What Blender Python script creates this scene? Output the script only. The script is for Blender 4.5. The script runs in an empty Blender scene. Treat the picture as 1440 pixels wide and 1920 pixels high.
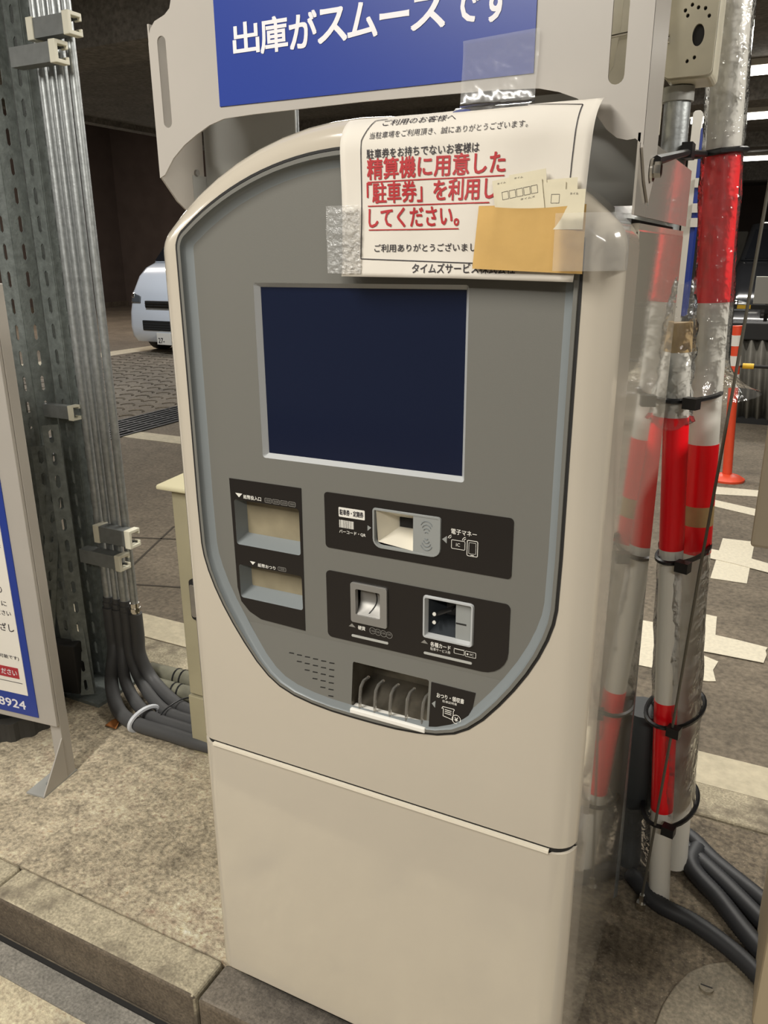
import bpy, bmesh, math, random
from mathutils import Vector, Matrix
from mathutils.geometry import tessellate_polygon
random.seed(7)
S = bpy.context.scene
COL = S.collection
PI = math.pi
# ------------------------------------------------------------------ camera, world, lights, exposure
cam = bpy.data.cameras.new('camera'); co = bpy.data.objects.new('camera', cam); COL.objects.link(co)
pitch, roll, yaw, fpx = math.radians(18.05025802), -6.30676871e-03, math.radians(26.75084373), 1475.486
cam.sensor_fit = 'HORIZONTAL'; cam.sensor_width = 36; cam.lens = fpx / 1440 * 36; cam.clip_start = .02; cam.clip_end = 200
fw = Vector((-math.sin(yaw) * math.cos(pitch), math.cos(yaw) * math.cos(pitch), -math.sin(pitch)))
rt = Vector((math.cos(yaw), math.sin(yaw), 0)); up = rt.cross(fw)
r2 = math.cos(roll) * rt + math.sin(roll) * up; u2 = -math.sin(roll) * rt + math.cos(roll) * up
M = Matrix((r2, u2, -fw)).transposed().to_4x4(); M.translation = Vector((0, -1, 1.5))
co.matrix_world = M
S.camera = co
W = bpy.data.worlds.new('world'); S.world = W; W.use_nodes = True
W.node_tree.nodes['Background'].inputs[0].default_value = (1, .93, .82, 1)
W.node_tree.nodes['Background'].inputs[1].default_value = .12
S.view_settings.view_transform = 'Standard'; S.view_settings.look = 'None'
S.view_settings.exposure = -0.05; S.view_settings.gamma = 1.0; S.view_settings.use_curve_mapping = False
def area(name, loc, size, power, rot=(0, 0, 0), col=(1, .96, .885)):
    l = bpy.data.lights.new(name, 'AREA'); l.shape = 'RECTANGLE'; l.size, l.size_y = size; l.energy = power; l.color = col
    o = bpy.data.objects.new(name, l); o.location = loc; o.rotation_euler = rot; COL.objects.link(o); return o
# fluorescent batten lamps under the garage ceiling (the lane in front, the lanes behind) and two added fills
area('lamp_front_lane', (-1.15, -2.1, 2.93), (.16, 2.4), 140, (0, 0, math.radians(15)))
area('lamp_front_lane_left', (-4.6, -1.6, 2.93), (.16, 2.4), 70)
area('lamp_front_lane_right', (1.5, -3.0, 2.93), (2.0, .25), 85)
area('lamp_behind_island', (-1.0, 2.4, 2.93), (2.4, .3), 90)
area('fill_island_right', (1.7, .55, 2.6), (.3, 1.0), 55, (0, math.radians(25), 0))  # unseen fill, added to light the poles without reaching the front panel
area('lamp_back_lane', (-1.0, 5.6, 2.93), (3.0, .3), 85)
area('lamp_left_lane', (-6.4, 4.0, 2.9), (.3, 2.4), 45)
area('lamp_parked_car', (-8.6, 7.2, 4.5), (2.4, .3), 190, col=(.9, .95, 1))
area('fill_far_left', (-15, 12, 6.2), (4, .6), 420, col=(1, .88, .78))  # unseen fill, added to keep the far left wall from going black
area('lamp_back_row', (-.6, 9.3, 2.86), (2.4, .3), 110)

# ------------------------------------------------------------------ material helpers
def mat(name, col, rough=.5, metal=0., spec=.5, var=0., vscale=20., bump=0., bscale=60., coat=0., trans=0., col2=None, detail=4, emit=None):
    m = bpy.data.materials.new(name); m.use_nodes = True
    nt = m.node_tree; b = nt.nodes['Principled BSDF']
    c = tuple(col) + (1,)
    b.inputs['Base Color'].default_value = c; b.inputs['Roughness'].default_value = rough
    b.inputs['Metallic'].default_value = metal; b.inputs['Specular IOR Level'].default_value = spec
    b.inputs['Coat Weight'].default_value = coat; b.inputs['Coat Roughness'].default_value = .04
    b.inputs['Transmission Weight'].default_value = trans
    if emit: b.inputs['Emission Color'].default_value = tuple(emit[:3]) + (1,); b.inputs['Emission Strength'].default_value = emit[3]
    tc = nt.nodes.new('ShaderNodeTexCoord')
    if var or col2:
        n = nt.nodes.new('ShaderNodeTexNoise'); n.inputs['Scale'].default_value = vscale; n.inputs['Detail'].default_value = detail
        nt.links.new(tc.outputs['Object'], n.inputs['Vector'])
        r = nt.nodes.new('ShaderNodeValToRGB'); r.color_ramp.elements[0].position = .32; r.color_ramp.elements[1].position = .68
        c2 = col2 or tuple(min(1, x * (1 + var)) for x in col); c1 = col if col2 else tuple(x * (1 - var) for x in col)
        r.color_ramp.elements[0].color = tuple(c1) + (1,); r.color_ramp.elements[1].color = tuple(c2) + (1,)
        nt.links.new(n.outputs['Fac'], r.inputs['Fac']); nt.links.new(r.outputs['Color'], b.inputs['Base Color'])
    if bump:
        n = nt.nodes.new('ShaderNodeTexNoise'); n.inputs['Scale'].default_value = bscale; n.inputs['Detail'].default_value = 5
        nt.links.new(tc.outputs['Object'], n.inputs['Vector'])
        bp = nt.nodes.new('ShaderNodeBump'); bp.inputs['Strength'].default_value = bump; bp.inputs['Distance'].default_value = .01
        nt.links.new(n.outputs['Fac'], bp.inputs['Height']); nt.links.new(bp.outputs['Normal'], b.inputs['Normal'])
    return m
def film(name, op=.25, white=.12, rough=.12, bump=.4, bscale=25):
    m = bpy.data.materials.new(name); m.use_nodes = True; nt = m.node_tree; nt.nodes.clear()
    N = nt.nodes.new; L = nt.links.new
    out = N('ShaderNodeOutputMaterial'); tr = N('ShaderNodeBsdfTransparent'); pr = N('ShaderNodeBsdfPrincipled')
    pr.inputs['Base Color'].default_value = (.8, .8, .78, 1); pr.inputs['Roughness'].default_value = rough
    gl = N('ShaderNodeBsdfGlossy'); gl.inputs['Roughness'].default_value = rough
    tc = N('ShaderNodeTexCoord'); n = N('ShaderNodeTexNoise'); n.inputs['Scale'].default_value = bscale; n.inputs['Detail'].default_value = 3
    L(tc.outputs['Object'], n.inputs['Vector'])
    bp = N('ShaderNodeBump'); bp.inputs['Strength'].default_value = bump; bp.inputs['Distance'].default_value = .02
    L(n.outputs['Fac'], bp.inputs['Height']); L(bp.outputs['Normal'], gl.inputs['Normal']); L(bp.outputs['Normal'], pr.inputs['Normal'])
    m1 = N('ShaderNodeMixShader'); m1.inputs[0].default_value = white; L(tr.outputs[0], m1.inputs[1]); L(pr.outputs[0], m1.inputs[2])
    fr = N('ShaderNodeFresnel'); fr.inputs[0].default_value = 1.45; L(bp.outputs['Normal'], fr.inputs['Normal'])
    m2 = N('ShaderNodeMixShader'); L(fr.outputs[0], m2.inputs[0]); L(m1.outputs[0], m2.inputs[1]); L(gl.outputs[0], m2.inputs[2])
    L(m2.outputs[0], out.inputs[0]); return m

def rough_concrete(name, c1, c2, scale=9, stone=0., bump=.5, rough=.85, stain=None):
    """concrete with large patches, fine speckle and (stone) pale aggregate showing"""
    m = bpy.data.materials.new(name); m.use_nodes = True; nt = m.node_tree; N = nt.nodes.new; L = nt.links.new
    b = nt.nodes['Principled BSDF']; b.inputs['Roughness'].default_value = rough
    tc = N('ShaderNodeTexCoord')
    def noise(s, d=6, r=.6):
        n = N('ShaderNodeTexNoise'); n.inputs['Scale'].default_value = s; n.inputs['Detail'].default_value = d; n.inputs['Roughness'].default_value = r
        L(tc.outputs['Object'], n.inputs['Vector']); return n
    def stretch(n, a, b):
        q = N('ShaderNodeMapRange'); q.inputs[1].default_value = a; q.inputs[2].default_value = b; L(n.outputs['Fac'], q.inputs[0]); return q
    big = noise(scale * .25, 5, .65); mid = stretch(noise(scale * 2.2, 8, .7), .2 if stone else -.1, .8 if stone else 1.1); fine = stretch(noise(scale * (9 if stone else 14), 3), .25 if stone else .15, .75 if stone else .85)
    r = N('ShaderNodeValToRGB'); r.color_ramp.elements[0].position = .3; r.color_ramp.elements[1].position = .7
    r.color_ramp.elements[0].color = tuple(c1) + (1,); r.color_ramp.elements[1].color = tuple(c2) + (1,)
    L(big.outputs['Fac'], r.inputs['Fac'])
    mx = N('ShaderNodeMix'); mx.data_type = 'RGBA'; mx.blend_type = 'OVERLAY'; mx.inputs[0].default_value = .7
    L(r.outputs['Color'], mx.inputs[6]); L(mid.outputs[0], mx.inputs[7])
    mx2 = N('ShaderNodeMix'); mx2.data_type = 'RGBA'; mx2.blend_type = 'OVERLAY'; mx2.inputs[0].default_value = .6
    L(mx.outputs[2], mx2.inputs[6]); L(fine.outputs[0], mx2.inputs[7])
    last = mx2
    if stone:
        v = N('ShaderNodeTexVoronoi'); v.inputs['Scale'].default_value = 130; L(tc.outputs['Object'], v.inputs['Vector'])
        sr = N('ShaderNodeValToRGB'); sr.color_ramp.elements[0].position = .12; sr.color_ramp.elements[0].color = (1, 1, 1, 1)
        sr.color_ramp.elements[1].position = .3; sr.color_ramp.elements[1].color = (0, 0, 0, 1); L(v.outputs['Distance'], sr.inputs['Fac'])
        ms = noise(30, 2); mr = N('ShaderNodeMath'); mr.operation = 'GREATER_THAN'; mr.inputs[1].default_value = .54; L(ms.outputs['Fac'], mr.inputs[0])
        mm = N('ShaderNodeMath'); mm.operation = 'MULTIPLY'; L(sr.outputs['Color'], mm.inputs[0]); L(mr.outputs[0], mm.inputs[1])
        m3 = N('ShaderNodeMath'); m3.operation = 'MULTIPLY'; m3.inputs[1].default_value = stone; L(mm.outputs[0], m3.inputs[0])
        mx3 = N('ShaderNodeMix'); mx3.data_type = 'RGBA'; L(m3.outputs[0], mx3.inputs[0]); L(mx2.outputs[2], mx3.inputs[6])
        mx3.inputs[7].default_value = (.62, .55, .43, 1); last = mx3
    if stain:
        sn = noise(stain[0], 4, .7); sr2 = N('ShaderNodeValToRGB'); sr2.color_ramp.elements[0].position = .5; sr2.color_ramp.elements[1].position = .66
        sr2.color_ramp.elements[0].color = (0, 0, 0, 1); sr2.color_ramp.elements[1].color = (1, 1, 1, 1); L(sn.outputs['Fac'], sr2.inputs['Fac'])
        mx4 = N('ShaderNodeMix'); mx4.data_type = 'RGBA'; L(sr2.outputs['Color'], mx4.inputs[0]); L(last.outputs[2], mx4.inputs[6]); mx4.inputs[7].default_value = tuple(stain[1]) + (1,); last = mx4
    L(last.outputs[2], b.inputs['Base Color'])
    bp = N('ShaderNodeBump'); bp.inputs['Strength'].default_value = bump; bp.inputs['Distance'].default_value = .008
    hs = noise(scale * 9, 6, .7); L(hs.outputs['Fac'], bp.inputs['Height']); L(bp.outputs['Normal'], b.inputs['Normal'])
    return m

# ------------------------------------------------------------------ mesh helpers
class MB:
    def __init__(s): s.v = []; s.f = []
    def add(s, vs, fs):
        o = len(s.v); s.v += [tuple(x) for x in vs]; s.f += [tuple(i + o for i in f) for f in fs]; return s
    def box(s, x0, x1, y0, y1, z0, z1):
        return s.add([(x0, y0, z0), (x1, y0, z0), (x1, y1, z0), (x0, y1, z0), (x0, y0, z1), (x1, y0, z1), (x1, y1, z1), (x0, y1, z1)],
                     [(0, 3, 2, 1), (4, 5, 6, 7), (0, 1, 5, 4), (1, 2, 6, 5), (2, 3, 7, 6), (3, 0, 4, 7)])
    def obox(s, c, ax, ay, az, sx, sy, sz):
        ax, ay, az, c = Vector(ax).normalized(), Vector(ay).normalized(), Vector(az).normalized(), Vector(c)
        vs = [c + ax * (i * sx / 2) + ay * (j * sy / 2) + az * (k * sz / 2) for k in (-1, 1) for i, j in ((-1, -1), (1, -1), (1, 1), (-1, 1))]
        return s.add(vs, [(0, 3, 2, 1), (4, 5, 6, 7), (0, 1, 5, 4), (1, 2, 6, 5), (2, 3, 7, 6), (3, 0, 4, 7)])
    def poly(s, loops, y, flip=False):
        """flat face in the x-z plane at y; loops = [outer, hole, ...]"""
        tri = tessellate_polygon([[Vector((p[0], p[1], 0)) for p in lp] for lp in loops]); pts = [p for lp in loops for p in lp]
        fs = []
        for t in tri:
            a, b, c = (pts[i] for i in t); cr = (b[0] - a[0]) * (c[1] - a[1]) - (b[1] - a[1]) * (c[0] - a[0])
            if abs(cr) < 1e-12: continue
            t = tuple(t) if cr > 0 else tuple(t[::-1])
            fs.append(t[::-1] if flip else t)
        return s.add([(p[0], y, p[1]) for p in pts], fs)
    def prism(s, loops, y0, y1):
        """x-z outline (counter-clockwise or not) with holes, extruded from y0 (front, faces -y) to y1"""
        s.poly(loops, y0); s.poly(loops, y1, True)
        for k, lp in enumerate(loops):
            n = len(lp); ar = sum(lp[i][0] * lp[(i + 1) % n][1] - lp[(i + 1) % n][0] * lp[i][1] for i in range(n))
            fwd = (ar > 0) == (k == 0)
            vs = [(p[0], y0, p[1]) for p in lp] + [(p[0], y1, p[1]) for p in lp]
            s.add(vs, [((i, i + n, (i + 1) % n + n, (i + 1) % n) if fwd else (i, (i + 1) % n, (i + 1) % n + n, i + n)) for i in range(n)])
        return s
    def loft(s, rings, cap0=False, cap1=False, closed=True):
        n = len(rings[0]); o = len(s.v); s.v += [tuple(p) for r in rings for p in r]
        for k in range(len(rings) - 1):
            for i in range(n if closed else n - 1):
                j = (i + 1) % n; s.f.append((o + k * n + i, o + k * n + j, o + (k + 1) * n + j, o + (k + 1) * n + i))
        if cap0: s.f.append(tuple(o + i for i in range(n))[::-1])
        if cap1: s.f.append(tuple(o + (len(rings) - 1) * n + i for i in range(n)))
        return s
    def tube(s, path, r, n=12, cap=True, squash=None):
        path = [Vector(p) for p in path]; rings = []; prev = None
        for i, p in enumerate(path):
            t = (path[min(i + 1, len(path) - 1)] - path[max(i - 1, 0)]).normalized()
            a = (Vector((0, 0, 1)) if abs(t.z) < .95 else Vector((0, 1, 0))) if prev is None else prev
            a = (a - t * a.dot(t)).normalized(); prev = a; b = t.cross(a)
            rr = r[i] if isinstance(r, (list, tuple)) else r
            rings.append([p + (a * math.cos(2 * PI * k / n) + b * math.sin(2 * PI * k / n)) * rr for k in range(n)])
        return s.loft(rings, cap, cap)
    def grid(s, fn, nu, nv):
        o = len(s.v); s.v += [tuple(fn(i / nu, j / nv)) for j in range(nv + 1) for i in range(nu + 1)]
        s.f += [(o + j * (nu + 1) + i, o + j * (nu + 1) + i + 1, o + (j + 1) * (nu + 1) + i + 1, o + (j + 1) * (nu + 1) + i) for j in range(nv) for i in range(nu)]
        return s
    def build(s, name, m, parent=None, smooth=False, bevel=0., seg=2, solid=0., fix=True, ang=38):
        off = Vector((0, 0, 0)); p = parent
        while p: off += p.location; p = p.parent
        me = bpy.data.meshes.new(name); me.from_pydata([tuple(Vector(v) - off) for v in s.v], [], s.f)
        if fix:
            bm = bmesh.new(); bm.from_mesh(me); bmesh.ops.remove_doubles(bm, verts=bm.verts, dist=1e-6)
            bmesh.ops.recalc_face_normals(bm, faces=bm.faces); bm.to_mesh(me); bm.free()
        if smooth:
            me.polygons.foreach_set('use_smooth', [True] * len(me.polygons)); me.set_sharp_from_angle(angle=math.radians(ang))
        me.materials.append(m)
        o = bpy.data.objects.new(name, me); COL.objects.link(o); o.parent = parent
        if name in PRINTS: o['kind'] = 'stuff'
        if bevel:
            b = o.modifiers.new('b', 'BEVEL'); b.width = bevel; b.segments = seg; b.limit_method = 'ANGLE'; b.angle_limit = math.radians(40)
        if solid:
            b = o.modifiers.new('s', 'SOLIDIFY'); b.thickness = solid; b.offset = 0
        return o
def root(name, loc, label, cat, group=None):
    o = bpy.data.objects.new(name, None); o.location = loc; o.empty_display_size = .05; COL.objects.link(o); tag(o, label, cat, group); return o
def tag(o, label, cat, group=None):
    o['label'] = label; o['category'] = cat
    if group: o['group'] = group
    return o
def struct(o): o['kind'] = 'structure'; return o
def stuff(o): o['kind'] = 'stuff'; return o
def rrect(x0, x1, z0, z1, r=.005, n=4, corners=(1, 1, 1, 1)):
    """rounded rectangle loop, counter-clockwise from lower left; corners: per-corner radius factor LL, LR, UR, UL"""
    pts = []
    for (cx, cz, a0), k in zip(((x0, z0, 180), (x1, z0, 270), (x1, z1, 0), (x0, z1, 90)), corners):
        q = r * k
        if q <= 0: pts.append((cx, cz)); continue
        ox = cx + q if cx == x0 else cx - q; oz = cz + q if cz == z0 else cz - q
        for i in range(n + 1):
            a = math.radians(a0 + 90 * i / n); pts.append((ox + q * math.cos(a), oz + q * math.sin(a)))
    return pts
def smooth_loop(pts, it=2):
    for _ in range(it):
        q = []
        for i in range(len(pts)):
            a, b = pts[i], pts[(i + 1) % len(pts)]
            q += [(a[0] * .75 + b[0] * .25, a[1] * .75 + b[1] * .25), (a[0] * .25 + b[0] * .75, a[1] * .25 + b[1] * .75)]
        pts = q
    return pts
def inset(pts, d):
    n = len(pts); out = []; ar = sum(pts[i][0] * pts[(i + 1) % n][1] - pts[(i + 1) % n][0] * pts[i][1] for i in range(n)); sg = 1 if ar > 0 else -1
    for i in range(n):
        a, b, c = Vector(pts[i - 1]), Vector(pts[i]), Vector(pts[(i + 1) % n])
        e1 = (b - a).normalized(); e2 = (c - b).normalized()
        n1 = Vector((-e1.y, e1.x)) * sg; n2 = Vector((-e2.y, e2.x)) * sg
        m = n1 + n2; m = m / max(.35, m.length_squared / 2) if m.length > 1e-6 else n1
        out.append(tuple(b + m * d))
    return out
def circle(cx, cz, r, n=20, rz=None): return [(cx + r * math.cos(2 * PI * i / n), cz + (rz or r) * math.sin(2 * PI * i / n)) for i in range(n)]
# text -> mesh, fitted in a box of the plane; 'at' maps (x, z) to a point
def text(mb, s, x0, x1, z0, z1, at, bold=.012, res=2, fitx=True):
    cu = bpy.data.curves.new('t', 'FONT'); cu.body = s; cu.size = 1; cu.resolution_u = res; cu.fill_mode = 'FRONT'
    o = bpy.data.objects.new('t', cu); COL.objects.link(o)
    dg = bpy.context.evaluated_depsgraph_get(); me = o.evaluated_get(dg).to_mesh()
    vs = [tuple(v.co) for v in me.vertices]; fs = [tuple(p.vertices) for p in me.polygons]
    o.evaluated_get(dg).to_mesh_clear(); bpy.data.objects.remove(o); bpy.data.curves.remove(cu)
    if not vs: return
    a, b = min(v[0] for v in vs), max(v[0] for v in vs); c, d = min(v[1] for v in vs), max(v[1] for v in vs)
    kz = (z1 - z0) / max(1e-6, d - c); kx = (x1 - x0) / max(1e-6, b - a)
    q = bold * (z1 - z0) * .9
    for k, (dx, dz) in enumerate([(0, 0)] if bold < .011 else [(-q, -q), (q, -q), (q, q), (-q, q)]):
        mb.add([Vector(at(x0 + (v[0] - a) * kx + dx, z0 + (v[1] - c) * kz + dz)) - Vector((0, k * 3e-5, 0)) for v in vs], fs)
PRINTS = ('white_lettering', 'black_print', 'red_print', 'white_print', 'note_symbols', 'coin_symbols', 'arrow_print', 'print', 'plate_number', 'ticket_lettering', 'contactless_mark')
def flat(y): return lambda x, z: (x, y, z)

# ------------------------------------------------------------------ materials
M_cream = mat('cream_paint', (.50, .45, .37), .14, coat=.7, var=.025, vscale=3)
M_cream_body = mat('cream_side_paint', (.50, .46, .38), .07, coat=1.0, spec=.8)
M_gray = mat('gray_panel', (.155, .152, .135), .42, bump=.05, bscale=900)
M_gray2 = mat('gray_moulding', (.20, .22, .225), .4, bump=.04, bscale=800)  # bluer and lighter than the panel: the sloping wall's lit look is painted in
M_black = mat('black_label', (.014, .012, .011), .3)
M_dark = mat('dark_gap', (.012, .011, .01), .7)
M_screen = mat('dark_screen', (.007, .011, .030), .12, spec=.6)
M_bezel = mat('screen_bezel', (.44, .45, .45), .3)
M_flap = mat('cream_shutter', (.27, .23, .15), .45, var=.12, vscale=25)
M_silver = mat('silver_metal', (.33, .32, .30), .5, metal=.6, bump=.03, bscale=300)
M_steel = mat('bright_steel', (.62, .60, .55), .16, metal=1.)
M_white = mat('white_print', (.72, .70, .64), .5)
M_wprint2 = mat('dim_print', (.22, .21, .19), .5)
M_plastic = mat('clear_gray_plastic', (.27, .28, .27), .22)
M_sheet = mat('beige_sheet_steel', (.41, .38, .34), .38, var=.03, vscale=5)
M_sheetgloss = mat('gloss_sheet_steel', (.40, .37, .325), .14, coat=.5)
M_sheetgray = mat('gray_sheet_steel', (.33, .33, .31), .4, var=.04, vscale=6)
M_blue = mat('blue_sign_face', (.020, .046, .27), .32)
M_bluewhite = mat('sign_lettering', (.78, .76, .78), .4)
M_paper = mat('paper', (.68, .635, .56), .8, var=.03, vscale=9, bump=.12, bscale=14)
M_ink = mat('black_ink', (.025, .02, .025), .6)
M_red = mat('red_ink', (.42, .018, .022), .6)
M_env = mat('kraft_envelope', (.56, .35, .11), .7, var=.06, vscale=18, bump=.1, bscale=30)
M_ticket = mat('ticket_paper', (.66, .60, .44), .7, var=.05, vscale=30)
M_tape = film('clear_tape', white=.18, rough=.14, bump=.25, bscale=18)
M_tape2 = film('ribbed_tape', white=.22, rough=.2, bump=.5, bscale=120)
M_wrap = film('clear_wrap', white=.05, rough=.06, bump=.7, bscale=26)
M_galv = mat('galvanised_steel', (.40, .42, .42), .42, metal=.75, var=.16, vscale=60, bump=.05, bscale=150)
M_slot = mat('weathered_slotted_steel', (.165, .185, .175), .55, metal=.1, var=.22, vscale=45, bump=.2, bscale=120)
M_clampgray = mat('gray_strut', (.16, .17, .165), .5, var=.1, vscale=40)
M_capwhite = mat('white_cap', (.75, .72, .58), .4)
M_hose = mat('dark_flexible_hose', (.065, .065, .066), .55, bump=.05, bscale=200)
M_hoseb = mat('black_corrugated_hose', (.028, .029, .032), .5)
M_pvc = mat('gray_pvc', (.17, .165, .12), .6, var=.2, vscale=25)
M_cabinet = mat('cabinet_beige', (.36, .325, .215), .45, var=.05, vscale=8, bump=.05, bscale=80)
M_cabcap = mat('cabinet_cap', (.62, .57, .38), .45)
M_zip = mat('black_zip', (.008, .008, .009), .4)
M_zipw = mat('pale_zip', (.55, .57, .60), .4)
M_pole = mat('white_pole', (.68, .66, .60), .3)
M_polered = mat('red_pole', (.85, .005, .012), .3)
M_tan = mat('tan_tape', (.42, .29, .13), .6, var=.1, vscale=30)
M_orange = mat('orange_plastic', (.85, .085, .03), .4)
M_reflect = mat('white_reflective', (.85, .82, .75), .4)
M_masking = mat('masking_tape', (.70, .64, .50), .7, var=.08, vscale=60, bump=.25, bscale=80)
M_marking = mat('road_paint', (.52, .46, .33), .7, var=.12, vscale=30, bump=.3, bscale=60)
M_jbox = mat('beige_plastic_box', (.58, .54, .42), .35, var=.08, vscale=20)
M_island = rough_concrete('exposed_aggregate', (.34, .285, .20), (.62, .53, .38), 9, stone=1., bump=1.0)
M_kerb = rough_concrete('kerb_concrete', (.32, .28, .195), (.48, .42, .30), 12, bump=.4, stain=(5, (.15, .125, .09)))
M_dirtyshade = rough_concrete('dirty_shaded_concrete', (.10, .08, .055), (.25, .205, .145), 9, stone=.25, bump=.6)  # dirt, with the machine's shadow also put into the darker colour
M_kerbfront = rough_concrete('kerb_front_concrete', (.07, .052, .036), (.15, .12, .085), 10, bump=.4)  # darker concrete for the front faces of the front kerb
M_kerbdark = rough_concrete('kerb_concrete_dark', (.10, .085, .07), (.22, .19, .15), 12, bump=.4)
M_lane = rough_concrete('lane_concrete', (.11, .09, .065), (.20, .165, .12), 3, bump=.35)
M_gutter = rough_concrete('gutter_concrete', (.44, .375, .26), (.62, .54, .38), 8, bump=.8, stain=(3, (.19, .17, .14)))
M_wall = mat('dark_wall', (.13, .10, .085), .9, var=.1, vscale=2)
M_ceil = rough_concrete('ceiling_concrete', (.15, .14, .125), (.20, .185, .165), 2, bump=.2)
M_carwhite = mat('pearl_white_paint', (.72, .76, .82), .18, coat=.8)
M_cardark = mat('dark_car_paint', (.02, .021, .024), .15, coat=1)
M_glass = mat('dark_glass', (.012, .013, .016), .08)
M_rubber = mat('black_rubber', (.012, .012, .012), .7)
M_chrome = mat('lamp_chrome', (.8, .82, .85), .08, metal=1)
M_lamp = mat('lamp_housing', (.10, .11, .12), .15, coat=1)
M_curtain = mat('gray_curtain', (.20, .19, .165), .6, var=.2, vscale=8)
M_tube = mat('lit_tube', (1, 1, 1), .5, emit=(1, .96, .86, 9))
M_yellow = mat('yellow_sleeve', (.75, .46, .02), .5)
M_leaf = mat('dry_leaf', (.36, .13, .03), .8)
M_device = mat('device_beige', (.27, .225, .16), .5, var=.04, vscale=10)
M_cover = rough_concrete('cover_plate', (.17, .145, .10), (.24, .205, .15), 8, bump=.15, rough=.6)
M_deviceleg = mat('device_leg', (.42, .34, .225), .5)

# ------------------------------------------------------------------ setting
ZL = -.12                                        # level of the driving lanes; the island top is z = 0
struct(MB().box(-24, 14, -6, 24, ZL - .1, ZL).build('floor', M_lane))
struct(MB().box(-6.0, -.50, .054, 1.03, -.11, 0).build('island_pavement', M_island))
struct(MB().box(-.50, 3.5, .054, 1.03, -.11, 0).build('island_pavement', M_dirtyshade))  # right slab: dirty, and darkened in colour for the machine's shade
def kerb_row(name, y0, y1, x_first, pitch, n, m, dark=None):
    k = bpy.data.objects.new(name, None); k.location = (x_first, (y0 + y1) / 2, 0); COL.objects.link(k); struct(k)
    for i in range(n):
        x0 = x_first + i * pitch; j = random.uniform(-.003, .003)
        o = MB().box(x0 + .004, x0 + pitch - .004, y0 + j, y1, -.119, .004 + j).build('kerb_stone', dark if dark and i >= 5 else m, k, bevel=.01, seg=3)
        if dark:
            o.data.materials.append(M_kerbfront)
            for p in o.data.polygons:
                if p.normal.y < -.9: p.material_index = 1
    return k
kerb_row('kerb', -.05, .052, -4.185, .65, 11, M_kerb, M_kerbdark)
kerb_row('kerb', 1.032, 1.185, -4.4, .65, 11, M_kerb)
struct(MB().box(-6, 3.5, -.068, -.052, ZL, ZL + .006).build('kerb_joint', M_dark))
struct(MB().box(-1.72, .9, -.62, -.068, ZL, ZL + .01).build('gutter_slab', M_gutter))
for i, (x0, x1, y0, y1) in enumerate([(-7, 4, 1.36, 1.54), (-5.72, -3.0, 4.42, 4.66), (-10.88, -10.40, 5.5, 10.9)]):
    struct(MB().box(x0, x1, y0, y1, ZL, ZL + .003).build('road_marking', M_marking))
struct(MB().box(-6, 3.5, -.135, -.069, ZL, ZL + .013).build('gutter_edge', rough_concrete('gray_gutter_edge', (.17, .16, .14), (.26, .24, .205), 10, bump=.4)))
# expansion joints in the lane behind the island
jt = MB()
for (a, b) in [((-4.6, 1.9), (-2.2, 2.75)), ((-3.4, 1.62), (-1.7, 2.15)), ((-2.95, 1.7), (-3.3, 2.6))]:
    d = (Vector(b) - Vector(a)); c = (Vector(a) + Vector(b)) / 2
    jt.obox((c.x, c.y, ZL + .001), (d.x, d.y, 0), (-d.y, d.x, 0), (0, 0, 1), d.length, .013, .003)
struct(jt.build('floor_joint', mat('joint_filler', (.055, .045, .033), .9)))
# shallow rounded anti-slip ridges on the left lane
rd = MB()
for iy in range(26):
    for ix in range(16):
        x = -10.2 + ix * .26 + (iy % 2) * .13 + random.uniform(-.03, .03); y = 4.4 + iy * .26 + random.uniform(-.02, .02)
        arc = [(x + .085 * math.cos(a), y + .085 * math.sin(a), ZL + .004) for a in [PI * .0 + PI * 1.1 * k / 6 for k in range(7)]]
        rd.tube(arc, random.uniform(.005, .009), 4, False)
stuff(rd.build('anti_slip_ridges', M_lane))
struct(MB().box(-21.3, -21, -6, 24, ZL, 6.6).build('wall_left', M_wall))
struct(MB().box(-21.3, 14, 20.6, 21, ZL, 6.6).build('wall_back', M_wall))
struct(MB().box(-21, -20.9, -6, 20.6, ZL, ZL + .16).build('baseboard_left', M_lane))
struct(MB().box(-7.4, 14, -6, 21, 3.0, 3.2).build('ceiling', M_ceil))
struct(MB().box(-21.3, -7.4, -6, 21, 6.5, 6.7).build('ceiling', M_ceil))
struct(MB().box(-7.45, -7.3, -6, 21, 3.2, 6.5).build('wall_upper', M_wall))
for (x0, x1, y0, y1, z0) in [(-7.3, 14, 3.0, 3.43, 2.7), (-7.45, -7.3, 3.43, 20.6, 2.94), (-7.2, 14, 7.6, 8.0, 2.82), (-7.2, 14, 11.2, 11.6, 2.82), (-7.2, 14, 15, 15.4, 2.7)]:
    struct(MB().box(x0, x1, y0, y1, z0, 3.0).build('ceiling_beam', M_ceil))
struct(MB().box(-7.2, 14, 16.5, 16.8, ZL, 1.9).build('wall_parapet', mat('gray_band', (.20, .19, .165), .8)))

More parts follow.
